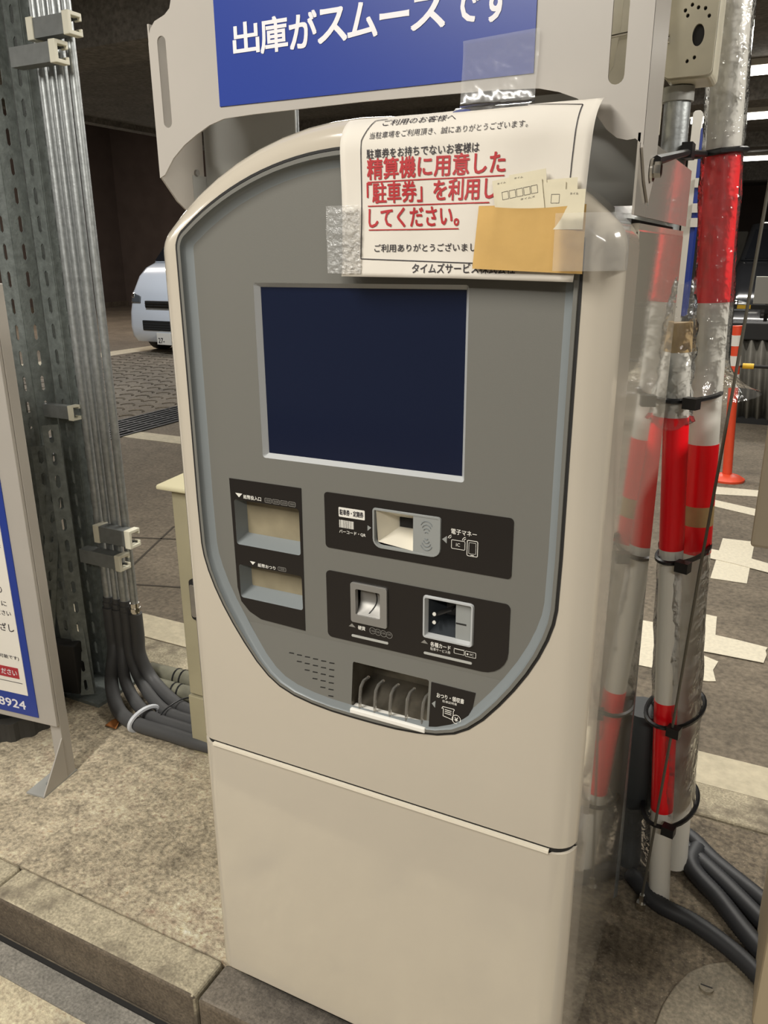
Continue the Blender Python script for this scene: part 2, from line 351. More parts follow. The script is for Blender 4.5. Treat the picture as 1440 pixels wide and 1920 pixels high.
# ------------------------------------------------------------------ the payment machine
XC, HW = -.546, .359
pm = root('payment_machine', (XC, .28, 0), 'tall cream parking payment machine with gray arched front and dark screen', 'payment machine')
def outline(i=0., zb=.631, n=18, hw=HW, ztop=1.677):
    """arched cabinet outline, inset by i, from lower left counter-clockwise; zb = bottom edge"""
    h = hw - i; zt = ztop - i; R = .5 - i; rc = max(.05 - i, .012)
    cz = zt - R
    # corner circle tangent to the side x = h and inside the arch
    px = h - rc; pz = cz + math.sqrt(max((R - rc) ** 2 - px ** 2, 1e-6)); a0 = math.atan2(pz - cz, px)
    pts = [(-h, zb), (h, zb)]
    for k in range(7): a = a0 * k / 6; pts.append((px + rc * math.cos(a), pz + rc * math.sin(a)))
    for k in range(1, n): a = a0 + (PI - 2 * a0) * k / n; pts.append((R * math.cos(a), cz + R * math.sin(a)))
    for k in range(7): a = PI - a0 + a0 * k / 6; pts.append((-px + rc * math.cos(a), pz + rc * math.sin(a)))
    return [(XC + x, z) for x, z in pts]
POCKET0 = [(.312, 1.03), (.312, 1.2), (.312, 1.40)]
def pocket():
    pts = [(0, .764), (.08, .766), (.152, .779), (.198, .809), (.246, .871), (.284, .935), (.307, .995), (.313, 1.04), (.313, 1.30)]
    # arched top
    R, zt = .5, 1.638; cz = zt - R; rc = .035; h = .314; px = h - rc; pz = cz + math.sqrt((R - rc) ** 2 - px ** 2); a0 = math.atan2(pz - cz, px)
    for k in range(6): a = a0 * k / 5; pts.append((px + rc * math.cos(a), pz + rc * math.sin(a)))
    for k in range(1, 9): a = a0 + (PI / 2 - a0) * k / 8; pts.append((R * math.cos(a), cz + R * math.sin(a)))
    left = [(-x, z) for x, z in pts[1:-1]][::-1]
    return [(XC + x, z) for x, z in pts + left]
PK = smooth_loop(pocket(), 1)
def refine(pts, n=1):
    out = []
    for i in range(len(pts)):
        a, b = pts[i], pts[(i + 1) % len(pts)]
        out += [a, ((a[0] + b[0]) / 2, (a[1] + b[1]) / 2)]
    return out
# front door skin with rounded edges, hole for the gray insert
d = MB(); rings = []
for k in range(9):
    a = PI / 2 * k / 8; rings.append([(x, .036 * (1 - math.sin(a)), z) for x, z in outline(.036 * (1 - math.cos(a)))])
d.loft(rings[:-1] + [rings[-1]])
d.poly([[(x, z) for x, y, z in rings[-1]], PK], 0)
d.loft([[(x, 0, z) for x, z in PK], [(x, .03, z) for x, z in PK]])
d.build('upper_door', M_cream, pm, smooth=True)
# lower door
d = MB(); rings = []
for k in range(9):
    a = PI / 2 * k / 8; i = .036 * (1 - math.cos(a)); y = .036 * (1 - math.sin(a))
    rings.append([(XC - HW + i, y, .072), (XC + HW - i, y, .072), (XC + HW - i, y, .620), (XC - HW + i, y, .620)])
d.loft(rings); q = rings[-1]; d.add(q, [(0, 1, 2, 3)])
d.add([(x, y, .620) for r in (rings[0], rings[-1]) for x, y, z in (r[3], r[2])], [(0, 1, 3, 2)])
d.add([(x, y, .072) for r in (rings[0], rings[-1]) for x, y, z in (r[0], r[1])], [(0, 1, 3, 2)])
d.build('lower_door', M_cream, pm, smooth=True)
MB().box(XC - HW + .036, XC + HW - .036, -.003, .012, .6200, .6252).build('door_lip', mat('lip_edge_lit', (.74, .68, .56), .25), pm)  # bright seam line: the caught light is painted as a paler cream
gp = []
for k in range(9): a = PI / 2 * k / 8; gp.append((HW - .0035 - .036 * (1 - math.cos(a)), .0035 + .036 * (1 - math.sin(a))))
gp = [(XC + x, y) for x, y in gp] + [(XC - x, y) for x, y in gp[::-1]]; gp += [(XC - HW + .0035, .05), (XC + HW - .0035, .05)]
MB().loft([[(x, y, z) for x, y in gp] for z in (.608, .643)], True, True).build('door_gap', M_dark, pm)
# rear frame of the doors, cabinet body, hood
o1 = outline(.0005, .072)
MB().prism([o1, PK], .0385, .118).build('door_frame', M_cream, pm, smooth=True)
body = [(XC - HW + .003, .05), (XC + HW - .003, .05), (XC + HW - .003, 1.531), (XC - HW + .003, 1.531)]
MB().prism([body], .1185, .575).build('cabinet_body', M_cream_body, pm, bevel=.003)
hd = [p for p in outline(.004, 1.538)]
MB().prism([hd], .1185, .575).build('hood', M_cream, pm, smooth=True)
MB().box(XC - HW + .02, XC + HW - .02, .13, .56, 1.52, 1.545).build('hood_gap', M_dark, pm)
MB().box(XC - HW + .03, XC + HW - .03, .05, .55, 0, .075).build('plinth', M_dark, pm)
# gray insert: raised lip, sloping wall, recessed face
FY = .013
def fp(x, z): return (x * (1 + FY), 1.5 + (z - 1.5) * (1 + FY))
def fpb(x0, x1, z0, z1):
    a = fp(x0, z0); b = fp(x1, z1); return a[0], b[0], a[1], b[1]
MB().loft([[(x, -.0007, z) for x, z in inset(PK, -.0010)], [(x, -.0007, z) for x, z in inset(PK, .0025)]]).build('panel_gap', M_dark, pm, fix=False)
lip = inset(PK, .0022); l1 = inset(PK, .009); l2 = inset(PK, .014); l3 = inset(PK, .030)
rg = [[(x, .002, z) for x, z in lip], [(x, -.0025, z) for x, z in inset(PK, .0038)], [(x, -.0025, z) for x, z in l1]]
MB().loft(rg).build('panel_lip', M_gray, pm, smooth=True)
def fy(z): return FY - max(0, .892 - z) * .11       # the face turns outward below the labels
rg = []
for ins, t in ((.0085, 0), (.0095, .35), (.0112, .60), (.0125, .66), (.0205, .97), (.0225, 1)):
    rg.append([(x, -.0025 + (fy(z) + .0025) * t, z) for x, z in inset(PK, ins)])
MB().loft(rg).build('panel_wall', M_gray2, pm, smooth=True, ang=60)
face = [(x, z) for x, y, z in rg[-1]]
scr = rrect(*fpb(-.719, -.378, 1.196, 1.463), r=.004, n=2)
bp0 = [fp(*p) for p in [(-.741, .909), (-.652, .9065), (-.649, 1.154), (-.788, 1.154), (-.786, .96), (-.780, .935), (-.764, .919)]]
rp0 = rrect(*fpb(-.607, -.303, 1.063, 1.154), r=.006)
cp0 = [fp(*p) for p in rrect(-.608, -.302, .907, 1.024, r=.008, corners=(1, 5, 1, 1), n=6)]
tr0 = rrect(*fpb(-.561, -.426, .785, .872), r=.003, n=2)
rc0 = [fp(*p) for p in smooth_loop([(-.4215, .783), (-.394, .792), (-.368, .816), (-.349, .849), (-.347, .870), (-.4215, .8705)], 0)]
ZS = .8915; up_ = []; lo_ = []; nF = len(face)
for i in range(nF):
    a, b = face[i], face[(i + 1) % nF]
    (up_ if a[1] >= ZS else lo_).append(a)
    if (a[1] - ZS) * (b[1] - ZS) < 0:
        t = (ZS - a[1]) / (b[1] - a[1]); c = (a[0] + (b[0] - a[0]) * t, ZS); up_.append(c); lo_.append(c)
rc0 = [fp(*p) for p in [(-.4215, .786), (-.394, .792), (-.375, .803), (-.361, .822), (-.352, .845), (-.349, .870), (-.4215, .8705)]]
m = MB(); m.poly([up_, scr, bp0, rp0, cp0], FY); m2 = MB().poly([lo_, tr0, rc0], FY); m.add([(x, fy(z), z) for x, y, z in m2.v], m2.f)
m.build('front_panel', M_gray, pm)
# speaker slits: dark slots let into the panel
sp = MB()
for r in range(6):
    n = 6 - r
    for k in range(n):
        x, z = -.600 - k * .0158, .8605 - r * .0117
        a = fp(x, z); sp.add([(a[0] - .0052, fy(a[1]) - .0006, a[1] - .0014), (a[0] + .0046, fy(a[1]) - .0006, a[1] - .0006), (a[0] + .0054, fy(a[1]) - .0004, a[1] + .0014), (a[0] - .0044, fy(a[1]) - .0004, a[1] + .0006)], [(0, 1, 2, 3)])
stuff(sp.build('speaker_slits', M_dark, pm, fix=False))
def recess(loop, y0, y1, taper, m, name, parent, back=None, backm=None):
    """sloping walls behind a hole (loop at y0) to an inset loop at y1; returns the inner loop"""
    inn = inset(loop, taper)
    w = MB().loft([[(x, y0, z) for x, z in loop], [(x, y1, z) for x, z in inn]]).build(name, m, parent)
    if back: return MB().poly([inn], y1).build(back, backm or m, parent)
    return w
recess(scr, FY, FY + .009, .0065, M_bezel, 'screen_bezel', pm, 'screen', M_screen)
# bill panel
BY = FY - .0012
b1 = rrect(*fpb(-.781, -.6545, 1.040, 1.119), r=.005); b2 = rrect(*fpb(-.780, -.6545, .943, 1.004), r=.005)
bl = MB().prism([bp0, b1, b2], BY, FY + .002).build('bill_panel', M_black, pm)
for lp in (b1, b2):
    rs = MB(); x0, x1 = min(p[0] for p in lp), max(p[0] for p in lp); z0, z1 = min(p[1] for p in lp), max(p[1] for p in lp)
    inn = rrect(x0 + .004, x1 - .002, z0 + .012, z1 - .001, r=.003)
    rs.loft([[(x, BY, z) for x, z in lp], [(x, FY + .028, z) for x, z in inn]])
    w = rs.build('bill_slot', M_gray2, bl, smooth=True, ang=50)
    MB().poly([inn], FY + .0279).build('bill_shutter', M_flap, bl)
pr = MB(); A = lambda x, z: (fp(x, z)[0], BY - .0005, fp(x, z)[1])
text(pr, '紙幣投入口', -.761, -.726, 1.1225, 1.1295, A, .02)
text(pr, '紙幣おつり', -.740, -.705, 1.006, 1.0125, A, .02)
pr.add([A(-.777, 1.1305), A(-.763, 1.1305), A(-.770, 1.1235)], [(0, 1, 2)]); pr.add([A(-.756, 1.0135), A(-.745, 1.0135), A(-.7505, 1.0075)], [(0, 1, 2)])
pr.build('white_lettering', M_white, bl, fix=False)
pr = MB()
for k in range(4):
    x = -.719 + k * .0152; lp = rrect(x, x + .0135, 1.1215, 1.1295, r=.0012, n=1); li = inset(lp, .0008); n = len(lp)
    pr.add([A(*p) for p in lp] + [A(*p) for p in li], [(i, (i + 1) % n, (i + 1) % n + n, i + n) for i in range(n)])
    text(pr, ['1000', '2000', '5000', '10000'][k], x + .002, x + .0115, 1.1235, 1.1275, A, .01)
lp = rrect(-.700, -.684, 1.0065, 1.0135, r=.0012, n=1); li = inset(lp, .0008); n = len(lp)
pr.add([A(*p) for p in lp] + [A(*p) for p in li], [(i, (i + 1) % n, (i + 1) % n + n, i + n) for i in range(n)]); text(pr, '1000', -.697, -.687, 1.0083, 1.0119, A, .01)
pr.build('note_symbols', M_wprint2, bl, fix=False)
# reader panel
rw = [fp(*p) for p in rrect(-.523, -.4105, 1.0765, 1.1405, r=.005, corners=(3, 3, 1, 1), n=5)]
rp = MB().prism([rp0, rw], BY, FY + .002).build('reader_panel', M_black, pm)
rim = inset(rw, .0035)
MB().loft([[(x, BY + .001, z) for x, z in rw], [(x, BY - .002, z) for x, z in inset(rw, .001)], [(x, BY - .002, z) for x, z in rim], [(x, BY + .004, z) for x, z in inset(rw, .005)]]).build('reader_frame', M_plastic, rp, smooth=True)
# barcode funnel (pale) and the contactless pad
fx0, fx1, fz0, fz1 = fpb(-.5175, -.455, 1.0805, 1.1385)
hole = [-.478 * 1.06, -.4565 * 1.06, 1.5 + (1.116 - 1.5) * 1.06, 1.5 + (1.1305 - 1.5) * 1.06]
fn = MB().loft([[(fx0 + .003, BY + .001, fz0 + .006), (fx1, BY + .001, fz0), (fx1, BY + .001, fz1), (fx0, BY + .001, fz1)], [(hole[0], FY + .05, hole[2]), (hole[1], FY + .05, hole[2]), (hole[1], FY + .05, hole[3]), (hole[0], FY + .05, hole[3])]])
fn.build('barcode_funnel', mat('pale_funnel', (.70, .66, .56), .35), rp)
MB().box(hole[0], hole[1], FY + .0475, FY + .0495, hole[2], hole[3]).build('scan_window', M_dark, rp)
pad = [p for p in inset(rw, .0034) if p[0] > fx1] ; pad = [(fx1, fz0 - .003)] + pad + [(fx1, fz1)]
pad = [(fx1, min(p[1] for p in pad))] + [p for p in inset(rw, .0034) if p[0] > fx1] + [(fx1, max(p[1] for p in pad))]
MB().prism([pad], BY - .0012, FY).build('contactless_pad', M_plastic, rp)
em = MB(); B = lambda x, z: (fp(x, z)[0], BY - .0016, fp(x, z)[1])
for rr in (.006, .0115, .017, .0225):
    for sg in (-1, 1):
        em.tube([B(-.4335 + rr * .42 * math.sin(a), 1.109 + sg * (rr * (.55 + .45 * math.cos(a)))) for a in [-1.2 + 2.4 * k / 8 for k in range(9)]], .0007, 5)
em.build('contactless_mark', M_gray2, rp, smooth=True)
pr = MB(); lp = rrect(-.5815, -.536, 1.1175, 1.133, r=.001, n=1); pr.add([A(*p) for p in lp], [tuple(range(len(lp)))])
pr.build('ticket_label', M_white, rp, fix=False)
pr = MB(); text(pr, '駐車券・定期券', -.5795, -.5385, 1.121, 1.130, lambda x, z: (A(x, z)[0], BY - .001, A(x, z)[2]), .02); pr.build('ticket_lettering', M_ink, rp, fix=False)
pr = MB(); random.seed(3); x = -.581
while x < -.556:
    w = random.choice([.0006, .0009, .0015]); pr.add([A(x, 1.1), A(x + w, 1.1), A(x + w, 1.1125), A(x, 1.1125)], [(0, 1, 2, 3)]); x += w + random.choice([.0006, .001])
text(pr, 'バーコード・QR', -.581, -.535, 1.0905, 1.0965, A, .02); text(pr, '電子マネー', -.395, -.356, 1.118, 1.126, A, .015)
def ring(mb, lp, w, at):
    li = inset(lp, w); n = len(lp); mb.add([at(*p) for p in lp] + [at(*p) for p in li], [(i, (i + 1) % n, (i + 1) % n + n, i + n) for i in range(n)])
ring(pr, rrect(-.3945, -.373, 1.0955, 1.1095, r=.0015, n=2), .0008, A); text(pr, 'IC', -.387, -.381, 1.100, 1.105, A, .01)
ring(pr, rrect(-.3705, -.3535, 1.088, 1.1125, r=.002, n=2), .001, A); ring(pr, rrect(-.3675, -.3565, 1.0918, 1.1092, r=.0005, n=1), .0005, A)
pr.add([A(-.3645, 1.0895), A(-.3595, 1.0895), A(-.3595, 1.0905), A(-.3645, 1.0905)], [(0, 1, 2, 3)])
for cx in (-.3935, -.3715):
    for rr in (.003, .0055):
        seg = [(cx + rr * math.cos(a), 1.110 + rr * math.sin(a)) for a in [math.radians(100 + 75 * k / 5) for k in range(6)]]
        sg2 = [(cx + (rr + .0009) * math.cos(a), 1.110 + (rr + .0009) * math.sin(a)) for a in [math.radians(100 + 75 * k / 5) for k in range(6)]]
        pr.add([A(*p) for p in seg + sg2], [(i, i + 1, i + 7, i + 6) for i in range(5)])
pr.build('white_lettering', M_white, rp, fix=False)
pr = MB(); pr.add([A(-.5315, 1.1105), A(-.5315, 1.1015), A(-.525, 1.1075)], [(0, 1, 2)]); pr.add([A(-.409, 1.1075), A(-.4015, 1.1135), A(-.4015, 1.102)], [(0, 1, 2)])
pr.build('arrow_print', M_plastic, rp, fix=False)
# coin and card panel
cf = fpb(-.562, -.498, .9445, 1.0125); kf = fpb(-.4385, -.356, .943, 1.0145)
cl = rrect(*cf, r=.004); kl = rrect(*kf, r=.006)
cp = MB().prism([cp0, cl, kl], BY, FY + .002).build('coin_panel', M_black, pm)
ci = rrect(cf[0] + .009, cf[1] - .012, cf[2] + .014, cf[3] - .010, r=.003)
cb = MB().prism([cl, ci], BY - .004, FY + .004); cb.build('coin_slot', M_silver, cp, bevel=.0012)
# scooped coin entry
sc = MB(); ix0, ix1, iz0, iz1 = min(p[0] for p in ci), max(p[0] for p in ci), min(p[1] for p in ci), max(p[1] for p in ci)
def scoop(u, v):
    x = ix0 + (ix1 - ix0) * u; z = iz0 + (iz1 - iz0) * v
    dep = .018 * math.sin(min(1, v / .45) * PI / 2) if v < .45 else .018
    dep *= (1 - .12 * (2 * u - 1) ** 2)
    return (x, BY + dep - .002, z)
sc.grid(scoop, 10, 14); sc.build('coin_scoop', M_silver, cp, smooth=True)
cs = MB(); xm = (ix0 + ix1) / 2 + .004; path = []
for k in range(9):
    v = .08 + .82 * k / 8; p = scoop(.5, v); path.append((xm - .004 + .009 * math.sin(PI * v) ** .8 - .004 * (1 - v), p[1] - .0008, p[2]))
cs.add([(x - .0011, y, z) for x, y, z in path] + [(x + .0011, y, z) for x, y, z in path], [(i, i + 9, i + 10, i + 1) for i in range(8)]); cs.build('coin_opening', M_dark, cp, fix=False)
# card reader: frame, dark throat at the left, ledge with slit at the right
k1 = inset(kl, .004)
MB().loft([[(x, BY + .001, z) for x, z in kl], [(x, BY - .003, z) for x, z in inset(kl, .0015)], [(x, BY - .003, z) for x, z in k1], [(x, BY + .006, z) for x, z in inset(kl, .007)]]).build('card_frame', M_bezel, cp, smooth=True)
q0, q1, w0, w1 = kf[0] + .006, kf[1] - .006, kf[2] + .006, kf[3] - .006; xm = kf[0] + .052
MB().box(xm, q1, BY + .005, BY + .02, w0, w1).build('card_ledge', M_plastic, cp, bevel=.001)
MB().box(xm + .001, q1 - .008, BY + .0043, BY + .0052, (w0 + w1) / 2 - .0045, (w0 + w1) / 2 - .0022).build('card_slit', M_dark, cp)
MB().loft([[(q0, BY + .005, w0), (xm, BY + .005, w0), (xm, BY + .005, w1), (q0, BY + .005, w1)], [(q0 + .015, FY + .045, w0 + .018), (xm - .004, FY + .045, w0 + .018), (xm - .004, FY + .045, w1 - .006), (q0 + .015, FY + .045, w1 - .006)]], cap1=True).build('card_throat', mat('throat_gray', (.035, .04, .045), .3), cp)
MB().obox(((q0 + xm) / 2 - .002, FY + .02, (w0 + w1) / 2 + .004), (1, 0, .55), (0, 1, 0), (-.55, 0, 1), .036, .02, .0022).build('card_mouth', M_dark, cp)
for dz in (.006, -.008):
    MB().tube([(q0 + .011, BY + .006, (w0 + w1) / 2 + dz - .002), (q0 + .011, BY + .0045, (w0 + w1) / 2 + dz - .002)], .003, 10).build('card_lamp', M_white, cp)
pr = MB(); text(pr, '硬貨', -.551, -.538, .9315, .9385, A, .02); text(pr, '各種カード', -.425, -.392, .9305, .9385, A, .02); text(pr, '駐車サービス券', -.425, -.392, .924, .9292, A, .01)
ring(pr, rrect(-.3865, -.3695, .9275, .937, r=.001, n=1), .0007, A); ring(pr, rrect(-.3685, -.351, .9265, .936, r=.001, n=1), .0007, A)
pr.add([A(-.3865, .935), A(-.3695, .935), A(-.3695, .937), A(-.3865, .937)], [(0, 1, 2, 3)]); pr.add([A(*p) for p in circle(-.3645, .931, .0016, 8)], [tuple(range(8))]); text(pr, 'IC', -.3605, -.355, .9295, .933, A, .01)
pr.build('white_lettering', M_white, cp, fix=False)
pr = MB()
for k in range(4): ring(pr, circle(-.525 + k * .0098, .9345 - .0004 * k, .0058, 14), .0008, A); text(pr, ['10', '50', '100', '500'][k], -.528 + k * .0098, -.522 + k * .0098, .9325, .9362, A, .01)
pr.add([A(-.568, .9335), A(-.5555, .9335), A(-.562, .9395)], [(0, 1, 2)]); pr.add([A(-.441, .933), A(-.429, .933), A(-.435, .939)], [(0, 1, 2)])
pr.build('coin_symbols', M_wprint2, cp, fix=False)
for (x0, x1, z) in ((-.563, -.497, .9185), (-.436, -.357, .917)):
    lp = [fp(*p) for p in rrect(x0, x1, z - .002, z + .002, r=.0019, n=3)]; MB().prism([lp], BY - .001, BY).build('light_bar', mat('light_bar_lens', (.42, .42, .39), .3), cp)
# change tray
tb = tr0; tx0, tx1, tz0, tz1 = fpb(-.561, -.426, .785, .872)
ty = MB(); D = .07
ty.add([(tx0, FY, tz1), (tx1, FY, tz1), (tx1, FY + D, tz1), (tx0, FY + D, tz1)], [(0, 1, 2, 3)]); ty.add([(tx0, FY, tz0), (tx0, FY, tz1), (tx0, FY + D, tz1), (tx0, FY + D, tz0 + .03)], [(0, 1, 2, 3)])
ty.add([(tx1, FY, tz0), (tx1, FY, tz1), (tx1, FY + D, tz1), (tx1, FY + D, tz0 + .03)], [(0, 1, 2, 3)]); ty.add([(tx0, FY, tz0), (tx1, FY, tz0), (tx1, FY + D, tz0 + .03), (tx0, FY + D, tz0 + .03)], [(0, 1, 2, 3)])
ty.add([(tx0, FY + D, tz0 + .03), (tx1, FY + D, tz0 + .03), (tx1, FY + D, tz1), (tx0, FY + D, tz1)], [(0, 1, 2, 3)])
ty.v = [(x, y - max(0, .892 - z) * .11 if y < FY + .001 else y, z) for x, y, z in ty.v]
ty.build('change_tray', mat('tray_steel', (.24, .215, .17), .3, metal=.8, var=.25, vscale=30), pm)
MB().box(tx0, tx1, FY - .018, FY + .004, tz0 - .001, tz0 + .008).build('tray_lip', mat('tray_edge', (.80, .78, .72), .2), pm, bevel=.002)
for x in (-.5455, -.518, -.4905, -.4615, -.434):
    xx = fp(x, .8)[0]; f = MB(); f.tube([(xx, FY - .010, tz0 + .004), (xx, FY - .009, tz0 + .03), (xx, FY - .006, tz0 + .046), (xx, FY + .004, tz0 + .052), (xx, FY + .022, tz0 + .050)], .0028, 8)
    f.build('tray_fin', mat('clear_fin', (.62, .60, .55), .06, trans=.85) if x < -.54 else bpy.data.materials['clear_fin'], pm, smooth=True)
m = MB().prism([rc0], BY, FY + .002); m.v = [(x, y - max(0, .892 - z) * .11, z) for x, y, z in m.v]; rc = m.build('receipt_panel', M_black, pm)
A0_ = A; A = lambda x, z: (A0_(x, z)[0], A0_(x, z)[1] - max(0, .892 - A0_(x, z)[2]) * .11, A0_(x, z)[2])
pr = MB(); text(pr, 'おつり・領収書', -.411, -.366, .848, .856, A, .018); text(pr, '駐車証明書', -.401, -.377, .8425, .8465, A, .01)
ring(pr, [(-.400, .836), (-.402, .832), (-.399, .832), (-.399, .820), (-.3815, .817), (-.3815, .832), (-.380, .834), (-.381, .836)], .001, A)
for z in (.831, .828, .825): pr.add([A(-.396, z), A(-.385, z - .0006), A(-.385, z + .0006), A(-.396, z + .0012)], [(0, 1, 2, 3)])
ring(pr, circle(-.3765, .820, .0075, 16), .001, A); text(pr, '¥', -.3795, -.3735, .8165, .8235, A, .015)
pr.build('white_lettering', M_white, rc, fix=False)
pr = MB(); pr.add([A(-.4185, .836), A(-.4125, .842), A(-.4125, .830)], [(0, 1, 2)]); pr.build('arrow_print', M_plastic, rc, fix=False)

# ------------------------------------------------------------------ sign bracket above the machine
sb = root('sign_bracket', (XC, .2, 1.55), 'beige steel bracket with blue lettered sign over the payment machine', 'sign')
SY = .04; X0, X1 = -.915, -.181
outl = [(X0, 1.618), (-.905, 1.622)]
# left lower cut-out curve, arch, right lower curve
outl += [(-.885, 1.645), (-.862, 1.662), (-.838, 1.6745), (-.812, 1.686), (-.784, 1.693), (-.73, 1.695), (-.55, 1.697), (-.36, 1.695), (-.31, 1.692), (-.285, 1.686), (-.262, 1.677), (-.237, 1.656), (-.224, 1.640), (-.212, 1.631), (-.200, 1.628), (-.1905, 1.629), (X1, 1.622)]
outl += [(X1, 1.83), (-.183, 1.838), (-.195, 1.842), (-.222, 1.846), (-.228, 1.86), (-.228, 2.16), (-.868, 2.16), (-.866, 1.856), (-.870, 1.845), (-.880, 1.838), (-.900, 1.832), (-.910, 1.822), (X0, 1.805)]
def slot(xa, xb, z0, z1):
    r = (xb - xa) / 2; c = (xa + xb) / 2
    return [(c + r * math.cos(a), z1 - r + r * math.sin(a)) for a in [PI * k / 8 for k in range(9)]] + [(c + r * math.cos(a), z0 + r + r * math.sin(a)) for a in [PI + PI * k / 8 for k in range(9)]]
MB().prism([outl, slot(-.898, -.882, 1.688, 1.812), slot(-.2275, -.209, 1.688, 1.812)], SY, SY + .003).build('front_sheet', M_sheet, sb)
for x, s, n in ((X0, 1, 'left'), (X1, -1, 'right')):
    f = [(.0405, 1.619), (.075, 1.585), (.112, 1.562), (.145, 1.60), (.150, 1.83), (.0405, 1.83)]
    m = MB(); t = .003 * s
    m.add([(x, y, z) for y, z in f] + [(x + t, y, z) for y, z in f], [tuple(range(6)), tuple(range(11, 5, -1))] + [(i, (i + 1) % 6, (i + 1) % 6 + 6, i + 6) for i in range(6)])
    m.build('side_flange', M_sheet, sb)
MB().box(-.1875, -.1845, .040, .55, 1.545, 1.635).build('side_plate', M_sheetgloss, sb)
MB().box(-.9145, -.9115, .115, .50, 1.545, 1.628).build('side_plate', M_sheetgray, sb)
MB().box(-.911, -.731, .150, .153, 1.56, 2.1).build('rear_plate', M_sheetgray, sb)
MB().box(-.36, -.184, .130, .133, 1.56, 1.70).build('rear_plate', M_sheetgray, sb)
sf = MB().box(-.789, -.317, SY - .0015, SY - .0002, 1.709, 2.1).build('sign_face', M_blue, sb)
pr = MB(); L9 = flat(SY - .0022)
chars = '出庫がスムーズです'
xs = [(-.758, -.714), (-.711, -.667), (-.663, -.620), (-.618, -.574), (-.572, -.529), (-.525, -.483), (-.480, -.430), (-.425, -.389), (-.384, -.349)]
zs = [(1.773, 1.811), (1.770, 1.812), (1.770, 1.812), (1.772, 1.811), (1.772, 1.812), (1.789, 1.796), (1.772, 1.816), (1.773, 1.811), (1.770, 1.813)]
for c, (a, b), (e, f) in zip(chars, xs, zs):
    pr = MB(); text(pr, c, a, b, e, f, L9, .024, 3); pr.build('letter', M_bluewhite, sf, fix=False)
for (x, s) in ((X1, 1),):
    for y, z in ((.108, 1.600),):
        m = MB(); m.tube([(x - s * .012, y, z), (x + s * .010, y, z)], .0055, 10); m.tube([(x + s * .001, y, z), (x + s * .004, y, z)], .014, 16); m.tube([(x + s * .004, y, z), (x + s * .013, y, z)], .0095, 6)
        m.tube([(x - s * .004, y, z), (x - s * .011, y, z)], .0095, 6); m.build('bolt', M_steel, sb, smooth=True)
m = MB(); m.tube([(-.9125, .125, 1.632), (-.908, .125, 1.632)], .005, 12); m.build('rivet', M_silver, sb, smooth=True)

# ------------------------------------------------------------------ paper notice on the machine, tape, envelope, tickets
def psurf(x, z, off=0.):
    """paper surface: x across, z = height measured along the sheet; the top bends back over the machine's edge"""
    zb = 1.630; R = .045; y = -.011 - off
    wav = .0016 * math.sin(x * 55 + 1) * math.sin((z - 1.47) * 30) + .0012 * math.sin(x * 23 + z * 41)
    if z > zb:
        s = z - zb; th = min(s / R, 1.15); ex = max(0, s - 1.15 * R)
        cy = -.011 + R; Rr = R + off
        return (x, cy - Rr * math.cos(th) + ex * math.sin(th) + wav, zb + Rr * math.sin(th) + ex * math.cos(th) - .25 * ex)
    return (x, y + wav - .006 * max(0, (1.50 - z) / .03) * .4, z)
def pxl(z):                                        # the sheet's left and right edge, drawn slightly askew
    t = (z - 1.472) / .20; return -.5605 + .002 * t - .010 * max(0, t - .6) * 0, -.2395 + .014 * min(1, t)
ZT = 1.706
m = MB()
def pg(u, v):
    z = 1.470 + (ZT - 1.470) * v; a, b = pxl(z); z2 = z + .003 * (1 - v) * (1 - u) - (0.012 * max(0, u - .8) / .2 * v if v > .9 else 0) - (.004 * max(0, u - .5)) * (1 - v)
    return psurf(a + (b - a) * u, z2)
m.grid(pg, 36, 40)
pn = m.build('paper_notice', M_paper, None, smooth=True, solid=.0004, ang=80)
tag(pn, 'white paper notice with red Japanese text taped over the machine top', 'notice')
def ps(off=.0011): return lambda x, z: psurf(x, z, off)
ink = MB(); P1 = ps()
def arc_z(zp):                                    # printed height measured on the flat front -> height along the sheet
    return zp
text(ink, 'ご利用のお客様へ', -.503, -.402, 1.6600, 1.6715, P1, .008)
text(ink, '当駐車場をご利用頂き、誠にありがとうございます。', -.517, -.306, 1.6430, 1.6520, P1, .008)
text(ink, '駐車券をお持ちでないお客様は', -.520, -.366, 1.6195, 1.6310, P1, .012)
text(ink, 'ご利用ありがとうございました', -.509, -.354, 1.5045, 1.5145, P1, .012)
text(ink, 'タイムズサービス株式会社', -.454, -.313, 1.4775, 1.4900, P1, .012)
for (xa, za, xb, zb_) in [(-.530, 1.496, -.528, 1.642), (-.528, 1.642, -.516, 1.672), (-.516, 1.672, -.500, 1.6735), (-.32, 1.680, -.246, 1.668), (-.246, 1.668, -.251, 1.60), (-.251, 1.60, -.256, 1.485), (-.530, 1.496, -.256, 1.486)]:
    n = 14; dx, dz = xb - xa, zb_ - za; L = math.hypot(dx, dz); nx, nz = -dz / L * .0006, dx / L * .0006
    ink.add([P1(xa + dx * k / n + s * nx, za + dz * k / n + s * nz) for s in (-1, 1) for k in range(n + 1)], [(k, k + 1, k + n + 2, k + n + 1) for k in range(n)])
ink.build('black_print', M_ink, pn, fix=False)
red = MB()
text(red, '精算機に用意した', -.5195, -.3315, 1.5945, 1.6195, P1, .022)
text(red, '「駐車券」を利用して', -.5205, -.3205, 1.5655, 1.5905, P1, .022)
text(red, 'してください。', -.5180, -.389, 1.5355, 1.5590, P1, .022)
for (xa, za, xb, zb_) in [(-.5195, 1.5915, -.332, 1.5915), (-.5195, 1.5622, -.35, 1.5615), (-.518, 1.5325, -.389, 1.5318)]:
    red.add([P1(xa + (xb - xa) * k / 10, za + (zb_ - za) * k / 10 + s) for s in (-.0007, .0007) for k in range(11)], [(k, k + 1, k + 12, k + 11) for k in range(10)])
